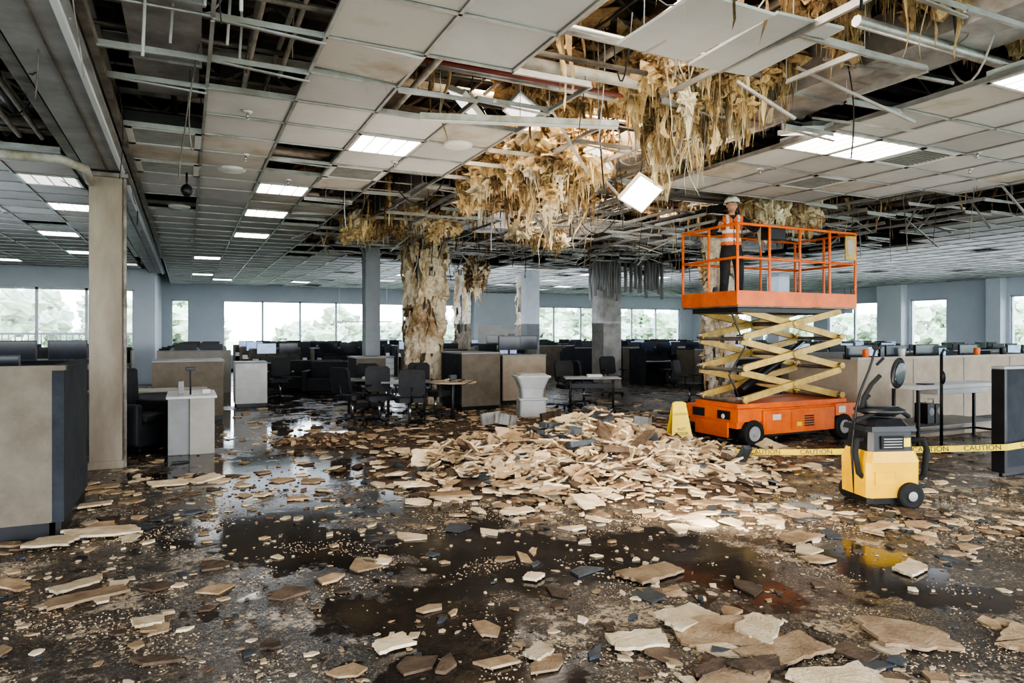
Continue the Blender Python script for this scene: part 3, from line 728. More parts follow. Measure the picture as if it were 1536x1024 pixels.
for vv in (v0+.12,v1-.12):
    for l in range(lev):
        za,zc=zb+l*dh,zb+(l+1)*dh
        mb.bar((ul,vv-.03,za+.03),(ur,vv-.03,zc-.03),.05,.095,'yel'); mb.bar((ur,vv+.035,za+.03),(ul,vv+.035,zc-.03),.05,.095,'yel')
        for (a,b_) in ((ul,za+.03),(ur,za+.03),((ul+ur)/2,(za+zc)/2)):
            mb.tube([(a,vv-.075,b_),(a,vv+.085,b_)],.035,'metal',10)
            mb.lathe((a,vv-.07,b_),[(0,-.012),(.05,-.012),(.05,.01)],'yel',12,axis='y')
for l in range(lev+1):
    for uu in (ul,ur): mb.tube([(uu,v0+.1,zb+l*dh),(uu,v1-.1,zb+l*dh)],.03,'steel',8)
for l in range(lev): mb.tube([((ul+ur)/2,v0+.1,zb+(l+.5)*dh),((ul+ur)/2,v1-.1,zb+(l+.5)*dh)],.035,'steel',8)
mb.tube([(7.5,7.76,.75),(8.5,7.76,1.3)],.06,'black',12); mb.tube([(8.1,7.76,1.08),(8.8,7.76,1.47)],.035,'metal',12)
mb.tube([(7.2,v0+.2,.6),(7.0,v0+.25,1.0),(7.25,v0+.2,1.4),(7.0,v0+.2,1.9)],.014,'black',6)
p0,p1,q0,q1=6.9,9.28,7.2,8.35
mb.box(p0,p1,q0,q1,1.97,2.04,'steel'); mb.box(p0,p1,q0-.02,q0+.02,1.99,2.2,'orange'); mb.box(p0,p1,q1-.02,q1+.02,1.99,2.2,'orange')
mb.box(p0-.02,p0+.02,q0+.02,q1-.02,1.99,2.2,'orange'); mb.box(p1-.02,p1+.02,q0+.02,q1-.02,1.99,2.2,'orange'); mb.box(p0+.1,p1-.1,q0+.1,q1-.1,1.90,1.97,'black')
def rail(pts,r=.021,k='orange'): mb.tube(pts,r,k,8)
zt_=3.13
for zz in (zt_,2.66):
    rail([(p0,q0,zz),(p1,q0,zz)]); rail([(p0,q1,zz),(p1,q1,zz)]); rail([(p0,q0,zz),(p0,q1,zz)]); rail([(p1,q0,zz),(p1,q1,zz)])
for uu in (p0,p0+.60,p0+1.2,p0+1.82,p1):
    rail([(uu,q0,2.0),(uu,q0,zt_)])
for uu in (p0,p0+.8,p0+1.6,p1): rail([(uu,q1,2.0),(uu,q1,zt_)])
rail([(p0,(q0+q1)/2,2),(p0,(q0+q1)/2,zt_)]); rail([(p1,(q0+q1)/2,2),(p1,(q0+q1)/2,zt_)])
mb.box(7.56,7.86,7.24,7.42,2.96,3.16,'black'); mb.box(7.62,7.80,7.27,7.38,3.16,3.175,'greyl'); mb.tube([(7.74,7.33,3.16),(7.75,7.33,3.26)],.014,'rubber',8)
mb.box(p1-.26,p1-.03,q0-.04,q0-.022,2.72,3.08,'yel'); mb.box(p1-.22,p1-.07,q0-.045,q0-.04,2.80,3.02,'fab_t')
mb.obj('scissor_lift',.006)

# ---------------------------------------------------------------- worker
SCL=.91
wk=bpy.data.objects.new('construction_worker',None); COL.objects.link(wk); wk.location=(7.26,7.70,2.045)
FX=Vector((CA,-SA,0)); FY=Vector((-SA,-CA,0)); ORI=Vector((7.26,7.70,2.045))
def W(a,b_,c_): return ORI+(FX*a+FY*b_+Vector((0,0,c_)))*SCL
def skinned(verts,edges,root=0,levels=2):
    me=bpy.data.meshes.new('t'); me.from_pydata([v[0] for v in verts],edges,[]); o=bpy.data.objects.new('t',me); COL.objects.link(o)
    o.modifiers.new('s','SKIN')
    for i,v in enumerate(verts):
        d=me.skin_vertices[0].data[i]; r=v[1]; d.radius=(r*SCL,r*SCL) if not isinstance(r,tuple) else (r[0]*SCL,r[1]*SCL); d.use_root=(i==root)
    sb=o.modifiers.new('u','SUBSURF'); sb.levels=levels; sb.render_levels=levels
    bpy.context.view_layer.update(); dg=bpy.context.evaluated_depsgraph_get()
    r=bpy.data.meshes.new_from_object(o.evaluated_get(dg)); bpy.data.objects.remove(o); return r
rh=Vector((6.90,7.52,3.155)); lh=Vector((7.42,7.20,3.155))
def elbow(s,h,l1,l2,hint):
    l1*=SCL; l2*=SCL
    d=h-s; L_=min(d.length,l1+l2-.005); a=(l1*l1-l2*l2+L_*L_)/(2*L_); hh=math.sqrt(max(0,l1*l1-a*a)); dn=d.normalized(); hp=(hint-dn*hint.dot(dn)).normalized(); return s+dn*a+hp*hh
sR=W(-.175,0,1.35); sL=W(.175,.02,1.35)
wR=rh+Vector((.05,.06,.05)); wL=lh+Vector((-.01,.08,.05))
eR=elbow(sR,wR,.28,.25,W(-1,-.6,-1.6)-W(0,0,0)); eL=elbow(sL,wL,.28,.25,W(1,-.3,-1.6)-W(0,0,0))
V=[(W(0,0,.90),(.155,.115)),(W(0,.0,1.06),(.14,.105)),(W(0,.005,1.22),(.16,.115)),(W(0,.0,1.33),(.135,.095)),(W(0,.01,1.42),.055),(W(0,.02,1.50),.050),
 (sR,.070),(eR,.053),(wR,.035),(sL,.070),(eL,.053),(wL,.035),
 (W(-.10,0,.80),.102),(W(-.115,.03,.47),.080),(W(-.13,0,.12),.064),(W(-.135,.0,.05),.050),(W(-.16,.16,.04),.044),
 (W(.10,0,.80),.102),(W(.12,.02,.47),.080),(W(.13,-.03,.12),.064),(W(.135,-.03,.05),.050),(W(.17,.12,.04),.044)]
E=[(0,1),(1,2),(2,3),(3,4),(4,5),(3,6),(6,7),(7,8),(3,9),(9,10),(10,11),(0,12),(12,13),(13,14),(14,15),(15,16),(0,17),(17,18),(18,19),(19,20),(20,21)]
bm_=skinned(V,E,0,4)
for k in ('cloth','skin','rubber'): bm_.materials.append(M[k])
for p in bm_.polygons:
    p.use_smooth=True; z=(p.center.z-ORI.z)/SCL; c=p.center
    p.material_index=0
    if z>1.42 and (c-W(0,0,z)).length<.09: p.material_index=1
    if min((c-wR).length,(c-wL).length)<.035: p.material_index=1
    if z<.10: p.material_index=2
def child(o):
    o.parent=wk; o.matrix_parent_inverse=Matrix.Translation(wk.location).inverted(); return o
bo=bpy.data.objects.new('body',bm_); COL.objects.link(bo); child(bo)
vm=MB()
nrm=[v.normal.copy() for v in bm_.vertices]
for p in bm_.polygons:
    c=p.center; z=(c.z-ORI.z)/SCL; rel=(c-W(0,0,z))/SCL; lx=rel.dot(FX); ly=rel.dot(FY)
    if .93<z<1.43 and abs(lx)<(.21 if z<1.2 else .165) and abs(ly)<.2:
        dR=min((c-eR).length,(c-eL).length)
        if dR<.12: continue
        if z>1.33 and ly>0 and abs(lx)<(z-1.33)*.8: continue
        k='vest'
        if .99<z<1.045 or 1.13<z<1.18 or (z>1.16 and .07<abs(lx)<.11): k='reflect'
        if abs(lx)<.007 and ly>0: k='cloth'
        vs=[bm_.vertices[i].co+nrm[i]*.013 for i in p.vertices]; vm.add(vs,[tuple(range(len(vs)))],k,True)
child(vm.obj('safety_vest'))
hm=MB(); HC=W(0,.03,1.575)
nu,nv=40,32; vs=[];fs=[]
yaw=.15; HS=SCL*1.10
hx=(FX*math.cos(yaw)-FY*math.sin(yaw)); hy=(FY*math.cos(yaw)+FX*math.sin(yaw)); hz=Vector((0,0,1)); 
def H(a,b_,c_): return HC+(hx*a+hy*b_+hz*c_)*HS
for i in range(nv+1):
    ph_=math.pi*i/nv
    for j in range(nu):
        t=2*math.pi*j/nu; dx=math.sin(ph_)*math.cos(t); dy=math.sin(ph_)*math.sin(t); dz=math.cos(ph_)
        x_=.074*dx; y_=.092*dy; z_=.112*dz
        if dz<0: x_*=1-.28*(-dz); y_*=1-.1*(-dz)
        if dy>.3:
            ny=math.exp(-((x_/.014)**2+((z_+.012)/.02)**2)); y_+=.022*ny
            y_-=.010*(math.exp(-(((x_-.03)/.016)**2+((z_-.012)/.012)**2))+math.exp(-(((x_+.03)/.016)**2+((z_-.012)/.012)**2)))
            y_+=.006*math.exp(-((x_/.022)**2+((z_+.05)/.012)**2)); y_+=.008*math.exp(-((x_/.025)**2+((z_+.09)/.02)**2))
        vs.append(H(x_,y_,z_))
for i in range(nv):
    for j in range(nu): fs.append((i*nu+j,(i+1)*nu+j,(i+1)*nu+(j+1)%nu,i*nu+(j+1)%nu))
hm.add(vs,fs,'skin',True)
for s_ in (-1,1):
    hm.ell(H(s_*.03,.077,.012),(.010,.010,.008),'white',10,8); hm.ell(H(s_*.03,.086,.012),(.005,.005,.005),'hair',8,6)
    hm.tube([H(s_*.016,.090,.032),H(s_*.032,.088,.035),H(s_*.045,.078,.03)],.004,'hair',6)
    hm.ell(H(s_*.075,-.002,-.0),(.010,.016,.028),'skin',10,8)
hm.tube([H(-.022,.080,-.05),H(0,.089,-.049),H(.022,.080,-.05)],[.003,.005,.003],'fab_t',6)
hm.ell(H(0,-.022,.010),(.076,.076,.092),'hair',20,14)
child(hm.obj('head'))
hl=MB(); vs=[];fs=[];nu=40;nv=14
for i in range(nv+1):
    ph_=math.pi*.5*i/nv
    for j in range(nu):
        t=2*math.pi*j/nu; r=math.sin(ph_); rid=1+.06*math.exp(-((r*math.cos(t))/.18)**2)
        vs.append(H(.112*r*math.cos(t),.132*r*math.sin(t),.036+.112*math.cos(ph_)*rid))
for j in range(nu):
    t=2*math.pi*j/nu; ex=1.10+.30*max(0,math.sin(t))**2; vs.append(H(.112*ex*math.cos(t),.132*ex*math.sin(t),.030-.004*max(0,math.sin(t))))
for i in range(nv+1):
    for j in range(nu): fs.append((i*nu+j,(i+1)*nu+j,(i+1)*nu+(j+1)%nu,i*nu+(j+1)%nu))
hl.add(vs,fs,'helmet',True); child(hl.obj('hard_hat'))
def hand(w_,grip,side,axis):
    h=MB(); d=(grip-w_).normalized(); ax=axis.normalized(); ax=(ax-d*ax.dot(d)).normalized(); up=ax.cross(d)
    if up.z<0: up=-up
    kn=w_+d*.06+up*.004
    h.tube([w_-d*.03,w_+d*.005,w_+d*.035,kn],[.028,.030,.036,.036],'skin',10,flat=.55)
    for q,(of,l) in enumerate(((-.028,.95),(-.010,1.08),(.010,1.0),(.028,.8))):
        b0=kn+ax*of-d*.01; h.tube([b0,b0+(d*.035+up*.006)*l,b0+(d*.052-up*.012)*l,b0+(d*.045-up*.035)*l,b0+(d*.025-up*.043)*l],[.0105,.0098,.009,.0085,.006],'skin',8)
    t0=w_+d*.015+ax*(-.03)*side; h.tube([t0,t0+ax*(-.018)*side+d*.02-up*.01,t0+ax*(-.016)*side+d*.045-up*.026,t0+ax*(-.006)*side+d*.055-up*.038],[.013,.012,.0105,.007],'skin',8)
    return h
child(hand(wR,rh,-1,Vector((0,1,0))).obj('hand_right')); child(hand(wL,lh,1,Vector((1,0,0))).obj('hand_left'))

# ---------------------------------------------------------------- yellow extractor machine
mb=MB(); c=G(3.47,6.45); T=TR((c.x,c.y,0),-A+.12)
mb.rbox(-.24,.25,-.2,.2,.04,.12,'black',T); mb.rbox(-.26,.26,-.22,.22,.10,.42,'yel2',T,-.02); mb.rbox(-.265,.27,-.225,.225,.42,.52,'yel2',T,.12)
mb.rbox(-.225,.225,-.19,.19,.52,.70,'black',T,.04); mb.rbox(-.26,.26,-.21,.21,.70,.75,'black',T,.05); mb.rbox(-.2,.2,-.17,.17,.75,.81,'black',T,.25)
mb.box(-.12,.1,-.205,-.19,.54,.66,'rubber',T); mb.box(.10,.17,-.2,-.185,.56,.64,'tape',T); mb.box(-.2,-.02,-.236,-.215,.22,.34,'yel2',T)
for q in range(4): mb.box(-.10,.08,-.212,-.205,.555+q*.025,.565+q*.025,'greyl',T)
mb.lathe((.14,-.24,.12),[(0,-.03),(.05,-.03),(.06,-.02),(.10,-.03),(.12,-.02),(.12,.05),(0,.05)],'rubber',26,T,'y'); mb.lathe((-.14,.24,.10),[(0,.03),(.1,.03),(.1,-.03),(0,-.03)],'rubber',22,T,'y')
mb.lathe((.14,-.275,.12),[(0,-.01),(.03,-.01),(.045,.0)],'greyl',16,T,'y')
mb.tube([(.25,-.1,.60),(.34,-.14,.62),(.37,-.15,.52),(.34,-.15,.28),(.26,-.12,.24)],.028,'rubber',10,T)
mb.tube([(-.24,-.1,.62),(-.32,-.14,.62),(-.34,-.15,.52),(-.31,-.15,.32),(-.25,-.12,.28)],.025,'rubber',10,T)
mb.tube([(-.27,-.05,.78),(-.1,-.12,.88),(.1,-.12,.90),(.26,-.05,.82)],.022,'rubber',10,T)
mb.lathe((0,0,.88),[(0,.035),(.18,.03),(.22,.01),(.22,-.01),(.12,-.05)],'black',24,T)
mb.tube([(-.25,0,.1),(-.28,0,.5),(-.22,.02,.9),(-.18,.02,1.05),(-.07,.05,1.25),(.0,.06,1.44),(.06,.06,1.47)],.012,'black',8,T)
mb.tube([(-.18,0,.88),(-.17,-.02,1.0),(-.08,-.0,1.12),(.02,.02,1.2)],.022,'rubber',8,T)
mb.ell((.06,.02,1.24),(.075,.035,.15),'black',16,10,T=T@Matrix.Rotation(.12,4,'Y')); mb.ell((.06,-.012,1.24),(.055,.01,.115),'screen',16,10,T=T@Matrix.Rotation(.12,4,'Y'))
mb.tube([(.0,.04,1.3),(.06,.02,1.37)],.014,'rubber',6,T); mb.ell((.0,.06,1.47),(.03,.02,.03),'rubber',T=T)
mb.tube([(-.12,0,.88),(-.15,.0,.97),(-.1,0,1.02)],.018,'rubber',8,T)
mb.obj('water_extractor_machine',.008)

# wet floor sign
mb=MB(); c=G(2.36,9.65); T=TR((c.x,c.y,.03),-A+.2)
for s_ in (-1,1):
    pts=[(-.17,0),(.17,0),(.10,.60),(.05,.62),(-.05,.62),(-.10,.60)]
    Tm=T@Matrix.Translation((0,s_*.12,0))@Matrix.Rotation(s_*.19+math.pi/2,4,'X')
    mb.prism(pts,-.006,.006,'tape',Tm)
mb.box(-.05,.05,-.02,.02,.57,.60,'tape',T)
sign=mb.obj('wet_floor_sign',.003)
def text(body,size,Mx,parent,k='black',name='lettering'):
    cu=bpy.data.curves.new(name,'FONT'); cu.body=body; cu.size=size; cu.align_x='CENTER'; cu.align_y='CENTER'; cu.extrude=.0008; cu.materials.append(M[k])
    o=bpy.data.objects.new(name,cu); COL.objects.link(o); o.parent=parent; o.matrix_world=Mx; return o
Tm=T@Matrix.Translation((0,-.12,0))@Matrix.Rotation(-.19+math.pi/2,4,'X')
text('CAUTION',.05,Tm@Matrix.Translation((0,.44,.008)),sign); text('WET\nFLOOR',.06,Tm@Matrix.Translation((0,.2,.008)),sign)
mb=MB(); pts=[G(2.62,8.7,.10),G(2.9,8.6,.11),G(3.4,8.4,.14),G(3.95,8.1,.20),G(4.5,7.85,.26),G(5.0,7.65,.31),Vector((8.14,4.43,.35)),Vector((9.0,4.42,.37)),Vector((10.0,4.43,.37))]
for i in range(len(pts)-1): mb.bar(pts[i],pts[i+1],.002,.07,'tape')
tape=mb.obj('caution_tape')
for i in range(1,len(pts)-1):
    a,b_=pts[i],pts[i+1]; d=(b_-a).normalized(); up=Vector((0,0,1)); n_=d.cross(up).normalized(); up=n_.cross(d)
    Mx=Matrix((( d.x,up.x,n_.x,0),(d.y,up.y,n_.y,0),(d.z,up.z,n_.z,0),(0,0,0,1)))
    Mx.translation=(a+b_)/2+n_*.003; text('CAUTION',.08,Mx,tape)

# ---------------------------------------------------------------- furniture
def monitor(mb,x,y,z,w_=.56,h=.33,T=None,on=False):
    mb.box(x-w_/2,x+w_/2,y-.015,y+.015,z+.1,z+.1+h,'black',T); mb.box(x-w_/2+.012,x+w_/2-.012,y-.018,y-.015,z+.115,z+.1+h-.012,'screen_on' if on else 'screen',T)
    mb.box(x-.025,x+.025,y+.015,y+.035,z+.01,z+.25,'black',T); mb.box(x-.11,x+.11,y-.06,y+.1,z,z+.012,'black',T)
def chair(mb,T):
    for q in range(5):
        a=q*2*math.pi/5; mb.bar(T@Vector((0,0,.10)),T@Vector((.29*math.cos(a),.29*math.sin(a),.075)),.04,.03,'black'); mb.ell((.29*math.cos(a),.29*math.sin(a),.032),(.03,.03,.032),'rubber',10,6,T=T)
    mb.tube([(0,0,.09),(0,0,.42)],.028,'metal',10,T)
    def cushion(x0,x1,y0,y1,z0,z1,TT):
        ch=.05; poly=[(x0+ch,y0),(x1-ch,y0),(x1,y0+ch),(x1,y1-ch),(x1-ch,y1),(x0+ch,y1),(x0,y1-ch),(x0,y0+ch)]
        mb.prism(poly,z0,z1,'chairblk',TT)
    cushion(-.25,.25,-.25,.23,.43,.51,T)
    cushion(-.22,.22,0,.46,-.04,.02,T@Matrix.Translation((0,.25,.55))@Matrix.Rotation(math.pi/2-.15,4,'X'))
    mb.tube([(0,.1,.42),(0,.27,.44),(0,.31,.7)],.02,'black',8,T)
    for s_ in (-1,1): mb.tube([(s_*.2,.0,.45),(s_*.29,.0,.5),(s_*.29,0,.66)],.015,'black',8,T); mb.box(s_*.29-.03,s_*.29+.03,-.14,.12,.66,.69,'black',T)
mb=MB(); chair(mb,Matrix.Identity(4)); CH=mb.mesh('office_chair')
def station(kind):
    mb=MB(); pf={'a':'fab_b','b':'fab_l','c':'fab_d'}[kind]
    mb.box(-.9,.9,.38,.43,.0,1.12,pf); mb.box(-.9,.9,.37,.44,1.12,1.15,'greyl'); mb.box(-.9,-.86,-.4,.38,0,1.12,pf); mb.box(.86,.9,-.4,.38,0,1.12,pf)
    mb.box(-.86,.86,-.35,.38,.71,.74,'white' if kind!='c' else 'greyl'); mb.box(.45,.84,-.3,.3,0,.70,'greyl')
    for q in range(3): mb.box(.47,.82,-.315,-.3,.05+q*.22,.25+q*.22,'white')
    monitor(mb,-.42,.15,.88,on=(kind=='a')); monitor(mb,.22,.15,.88,on=(kind=='b')); mb.box(-.6,.4,.06,.28,.74,.88,'black')
    mb.box(-.4,.0,-.22,-.08,.741,.76,'black'); mb.box(.62,.74,.0,.12,.74,.86,'orange' if kind=='b' else 'white'); mb.box(-.84,-.66,.0,.3,.74,.84,'white')
    mb.box(.6,.85,.2,.36,.74,1.2,'fab_d')
    return mb.mesh('office_workstation')
ST={k:station(k) for k in 'abc'}
blocked=[(4.98,15.13,1.2),(10.6,11.6,1.2),(4.08,16.56,1.1),(11.1,16.85,1.4),(10.05,19.7,1.3),(7.5,22.5,1.2),(18,16.9,1.3),(7.9,20.2,1.2),(10.6,21.2,1.3),(8.75,19.3,1.7),(3.1,19.6,1.9),(3.7,18.4,1.9)]
def ok(u,v): return all(abs(u-a)>r or abs(v-b_)>r*.75 for a,b_,r in blocked)
rows=[17.6,19.4,21.6,23.4,25.6,27.4,29.3]
for ri,v in enumerate(rows):
    u=2.6+(ri%2)*.4
    while u<25.5:
        if ok(u,v) and R.random()<.88 and not (v<19 and u<5.2):
            flip=ri%2; place(ST[R.choice('aabbcc')],'office_workstation',(u,v,0),math.pi*flip)
            if R.random()<.7 and ok(u,v+(.85 if flip else -.85)):
                place(CH,'office_chair',(u-.3,v+(.85 if flip else -.85),0),math.pi*flip+math.pi+R.uniform(-.3,.3))
        u+=1.84
for v in (10.2,12.0,14.2,16.0):
    u=14.2
    while u<25.5:
        if ok(u,v) and R.random()<.9:
            flip=v in (12.0,16.0); place(ST[R.choice('abcb')],'office_workstation',(u,v,0),math.pi*flip)
            if R.random()<.5: place(CH,'office_chair',(u-.3,v+(.85 if flip else -.85),0),math.pi*flip+math.pi+R.uniform(-.3,.3))
        u+=1.84
for v in (12.6,15.0,17.4,20,22.6):
    u=-11.5
    while u<(-1.6):
        if R.random()<.9 and not (v<15 and u>-4.3): place(ST[R.choice('abcb')],'office_workstation',(u,v,0),math.pi*(int(v)%2))
        u+=1.84
for (u,v) in ((0.2,20.5),(.2,22.8),(.3,25),(.4,27.5)):
    place(ST[R.choice('ab')],'office_workstation',(u,v,0),math.pi)
mb=MB()
mb.box(-4.4,-.95,6.37,6.45,.12,1.31,'fab_b'); mb.box(-4.4,-.86,6.36,6.46,1.31,1.35,'fab_b'); mb.box(-4.4,-.97,6.39,6.43,0,.12,'black')
mb.box(-.95,-.87,6.37,7.8,.12,1.31,'fab_d'); mb.box(-.96,-.86,6.46,7.81,1.31,1.35,'fab_d'); mb.box(-.93,-.89,6.39,7.78,0,.12,'black')
mb.box(-4.4,-.95,7.72,7.80,.12,1.31,'fab_d'); mb.box(-4.4,-1.0,6.47,7.1,.71,.74,'greyl')
monitor(mb,-1.6,7.3,.98); monitor(mb,-2.3,7.0,.74)
mb.box(-1.8,-1.4,7.15,7.5,.0,.98,'greyl')
mb.obj('cubicle_partition',.006)
mb=MB(); T=TR((-.62,10.75,0),.9); 
mb.box(-.36,.36,-.36,.36,.08,.40,'chairblk',T); mb.box(-.28,.28,-.38,.25,.40,.50,'chairblk',T); mb.box(-.36,.36,.22,.40,.30,1.12,'chairblk',T@Matrix.Rotation(-.06,4,'X'))
mb.box(-.42,-.28,-.36,.36,.1,.66,'chairblk',T); mb.box(.28,.42,-.36,.36,.1,.66,'chairblk',T); mb.box(-.3,.3,-.3,.3,0,.08,'black',T)
mb.obj('black_armchair',.04)
mb=MB(); mb.box(-.22,.04,9.98,10.5,.0,.74,'greyl'); mb.box(.04,.34,9.94,10.9,.0,.74,'fab_l'); mb.box(-.24,.37,9.92,10.95,.74,.775,'white')
mb.box(-1.6,.3,11.5,12.0,.72,.75,'fab_l'); mb.box(-1.6,.3,11.96,12.0,.0,.72,'greyl'); mb.box(.24,.3,10.95,12.0,.0,.72,'greyl')
mb.tube([(.05,10.2,.775),(.05,10.2,1.14)],.012,'black',8); mb.box(-.01,.11,10.18,10.22,1.10,1.15,'black'); mb.box(.2,.3,10.3,10.4,.775,.83,'white'); mb.box(-.1,-.03,10.3,10.36,.775,.95,'greyl')
mb.obj('reception_desk',.006)
def partition(name,x0,x1,y0,y1,h,kf,ks,extra=None):
    mb=MB(); mb.box(x0,x1,y0,y0+.06,0.08,h,kf); mb.box(x0,x1,y1-.06,y1,0.08,h,kf); mb.box(x0,x0+.06,y0+.06,y1-.06,0.08,h,ks); mb.box(x1-.06,x1,y0+.06,y1-.06,0.08,h,ks)
    mb.box(x0-.01,x1+.01,y0-.01,y1+.01,h,h+.035,'greyl'); mb.box(x0+.02,x1-.02,y0+.02,y1-.02,0,.08,'black')
    if extra: extra(mb)
    mb.obj(name,.005)
partition('storage_cabinet',-.55,.62,13.7,14.7,1.08,'fab_b','greyl')
partition('storage_cabinet',.95,1.6,15.8,16.5,.95,'white','white')
partition('storage_cabinet',-3.0,-1.3,12.9,14.3,1.02,'fab_d','fab_d',lambda mb:(monitor(mb,-2.5,13.5,1.055),monitor(mb,-1.8,13.6,1.055)))
partition('storage_cabinet',3.35,4.0,14.9,15.8,1.05,'fab_b','fab_d')
partition('storage_cabinet',5.15,6.02,13.2,14.5,1.17,'fab_b','fab_d')
partition('storage_cabinet',6.45,7.55,14.0,14.9,1.08,'fab_t','fab_d',lambda mb:(monitor(mb,6.8,14.4,1.115),monitor(mb,7.3,14.5,1.115)))
partition('storage_cabinet',11.9,13.3,13.0,13.7,.95,'fab_d','fab_d')
for (X,Y) in ((-5.6,19),(-4.6,18.2)):
    c=G(X,Y); mb=MB(); T=TR((c.x,c.y,0),-A+R.uniform(-.3,.3)); mb.box(-.8,.8,-.35,.35,.08,.42,'chairblk',T); mb.box(-.8,.8,.2,.4,.3,.85,'chairblk',T); mb.box(-.92,-.78,-.38,.4,.08,.62,'chairblk',T); mb.box(.78,.92,-.38,.4,.08,.62,'chairblk',T); mb.box(-.7,.7,-.3,.3,0,.08,'black',T); mb.obj('lounge_sofa',.03)
def table(name,c,rz,w_,d,round_=False):
    mb=MB(); T=TR((c.x,c.y,0),rz)
    if round_:
        mb.lathe((0,0,.72),[(0,.03),(w_/2,.03),(w_/2,0),(0,0)],'fab_t',30,T); mb.tube([(0,0,.05),(0,0,.72)],.035,'black',10,T)
        for q in range(4):
            a=q*math.pi/2+.4; mb.bar(T@Vector((0,0,.06)),T@Vector((.34*math.cos(a),.34*math.sin(a),.03)),.05,.035,'black')
        for k in range(16): chip(mb,c.x+R.gauss(0,.15),c.y+R.gauss(0,.15),.752,R.uniform(.05,.12),.015,.2,R.choice(('brown','tan','cream')))
        mb.box(-.06,.06,-.05,.05,.75,.86,'slate',T)
    else:
        mb.box(-w_/2,w_/2,-d/2,d/2,.70,.73,'greyl',T)
        for s_ in (-1,1):
            x=s_*(w_/2-.12); mb.tube([(x,0,.08),(x,0,.70)],.025,'black',8,T); mb.box(x-.025,x+.025,-d/2+.05,d/2-.05,.06,.09,'black',T)
            for yy in (-d/2+.06,d/2-.06): mb.ell((x,yy,.03),(.03,.025,.03),'rubber',10,6,T=T)
        mb.box(-w_/2+.12,w_/2-.12,-.015,.015,.5,.6,'black',T)
        mb.box(-.1,.2,-.12,.1,.73,.78,'white',T)
    mb.obj(name,.004)
table('training_table',G(-2.75,13.1),-A,1.0,.6); table('training_table',G(-1.95,12.6),-A+.15,.9,.6); table('round_table',G(-1.06,12.2),0,.85,.85,True)
for (X,Y,r) in ((-2.35,12.1,.3),(-2.85,12.2,2.6),(-1.75,11.7,3.4),(-1.45,12.9,1.2),(-2.9,13.9,3.2),(-1.9,13.6,0),(1.25,14.6,.4),(1.6,15.2,2.2)):
    c=G(X,Y); place(CH,'office_chair',(c.x,c.y,0),-A+r)
for (X,Y,r) in ((2.6,17.5,.4),(7.6,17.6,.5),(-5.6,16.5,.3),(3.9,15.0,1)):
    c=G(X,Y); place(CH,'office_chair',(c.x,c.y,0),-A+r)
c=G(1.6,13.7); table('training_table',c,-A,1.1,.6)
mb=MB(); c=G(.36,12.9); T=TR((c.x,c.y,ph(c.x,c.y)-.02),-A+.2)
mb.rbox(-.26,.26,-.2,.2,0,.34,'white',T,.05,.03); mb.rbox(-.28,.28,-.22,.22,.34,.38,'white',T,0,.03)
mb.rbox(-.20,.20,-.16,.16,.38,.55,'white',T,-.1,.03); mb.rbox(-.22,.22,-.18,.18,.55,.76,'white',T,-.40,.03); mb.rbox(-.33,.33,-.27,.27,.76,.80,'white',T,0,.03); mb.rbox(-.29,.29,-.23,.23,.80,.84,'fab_l',T,.2,.03)
mb.obj('stacked_white_tubs',.01)
mb=MB(); c=G(-.42,21.2); T=TR((c.x,c.y,0),-A)
mb.box(-.55,.55,-.35,.35,0,1.1,'greyl',T); mb.box(-.6,.6,-.4,.35,1.1,1.72,'white',T); mb.box(-.35,.2,-.415,-.4,1.25,1.55,'screen',T); mb.box(-.6,.1,-.3,.35,1.72,1.86,'white',T); mb.box(.3,.5,-.415,-.4,1.2,1.6,'greyl',T); mb.box(-.45,.45,-.36,-.35,.1,.5,'white',T)
mb.obj('office_copier',.02)
mb=MB(); mb.box(9.85,15.4,7.6,7.68,0.1,1.17,'fab_t'); mb.box(9.82,15.4,7.57,7.71,1.17,1.21,'fab_l'); mb.box(9.87,15.4,7.62,7.66,0,.1,'black'); mb.box(9.85,9.93,7.68,9.0,.0,1.17,'fab_t'); mb.box(10,15.4,7.9,8.5,.71,.74,'white'); mb.box(10,10.04,7.9,8.5,0,.71,'greyl'); mb.box(15.3,15.4,7.9,8.5,0,.71,'greyl')
for i in range(1,4): mb.box(9.85+i*1.4-.01,9.85+i*1.4+.01,7.59,7.6,.1,1.17,'greyl')
for (u,v) in ((10.6,8.2),(11.5,8.1),(12.6,8.3),(13.6,8.1)): mb.box(u-.3,u+.3,v-.1,v+.12,.74,.96,'black'); monitor(mb,u,v,.96)
for (u,k) in ((10.1,'orange'),(11.0,'white'),(12.1,'screen_on'),(13.1,'orange'),(13.9,'black')): mb.lathe((u,7.64,1.21),[(0,0),(.05,0),(.055,.13),(0,.13)],k,12)
mb.obj('reception_counter',.006)
mb=MB(); mb.box(9.75,12.2,6.75,7.5,0,.14,'fab_t'); mb.box(9.72,12.2,6.72,7.53,.14,.17,'greyl'); mb.obj('low_plinth',.006)
mb=MB(); a0,a1,b0,b1=9.3,11.3,6.2,6.65
mb.box(a0,a1,b0,b1,.80,.86,'white'); mb.box(a0+.4,a1-.4,b0-.01,b0+.3,.72,.80,'white')
for uu in (a0+.04,a1-.04):
    for vv in (b0+.04,b1-.04): mb.box(uu-.02,uu+.02,vv-.02,vv+.02,0,.8,'black')
    mb.box(uu-.02,uu+.02,b0+.06,b1-.06,.1,.13,'black')
mb.box(a0+.06,a1-.06,b1-.05,b1-.03,.1,.13,'black')
mb.box(a0+.3,a0+.5,b0+.1,b0+.25,.86,.875,'black')
mb.obj('console_table',.005)
mb=MB(); c=G(5.85,9.3); T=TR((c.x,c.y,0),0)
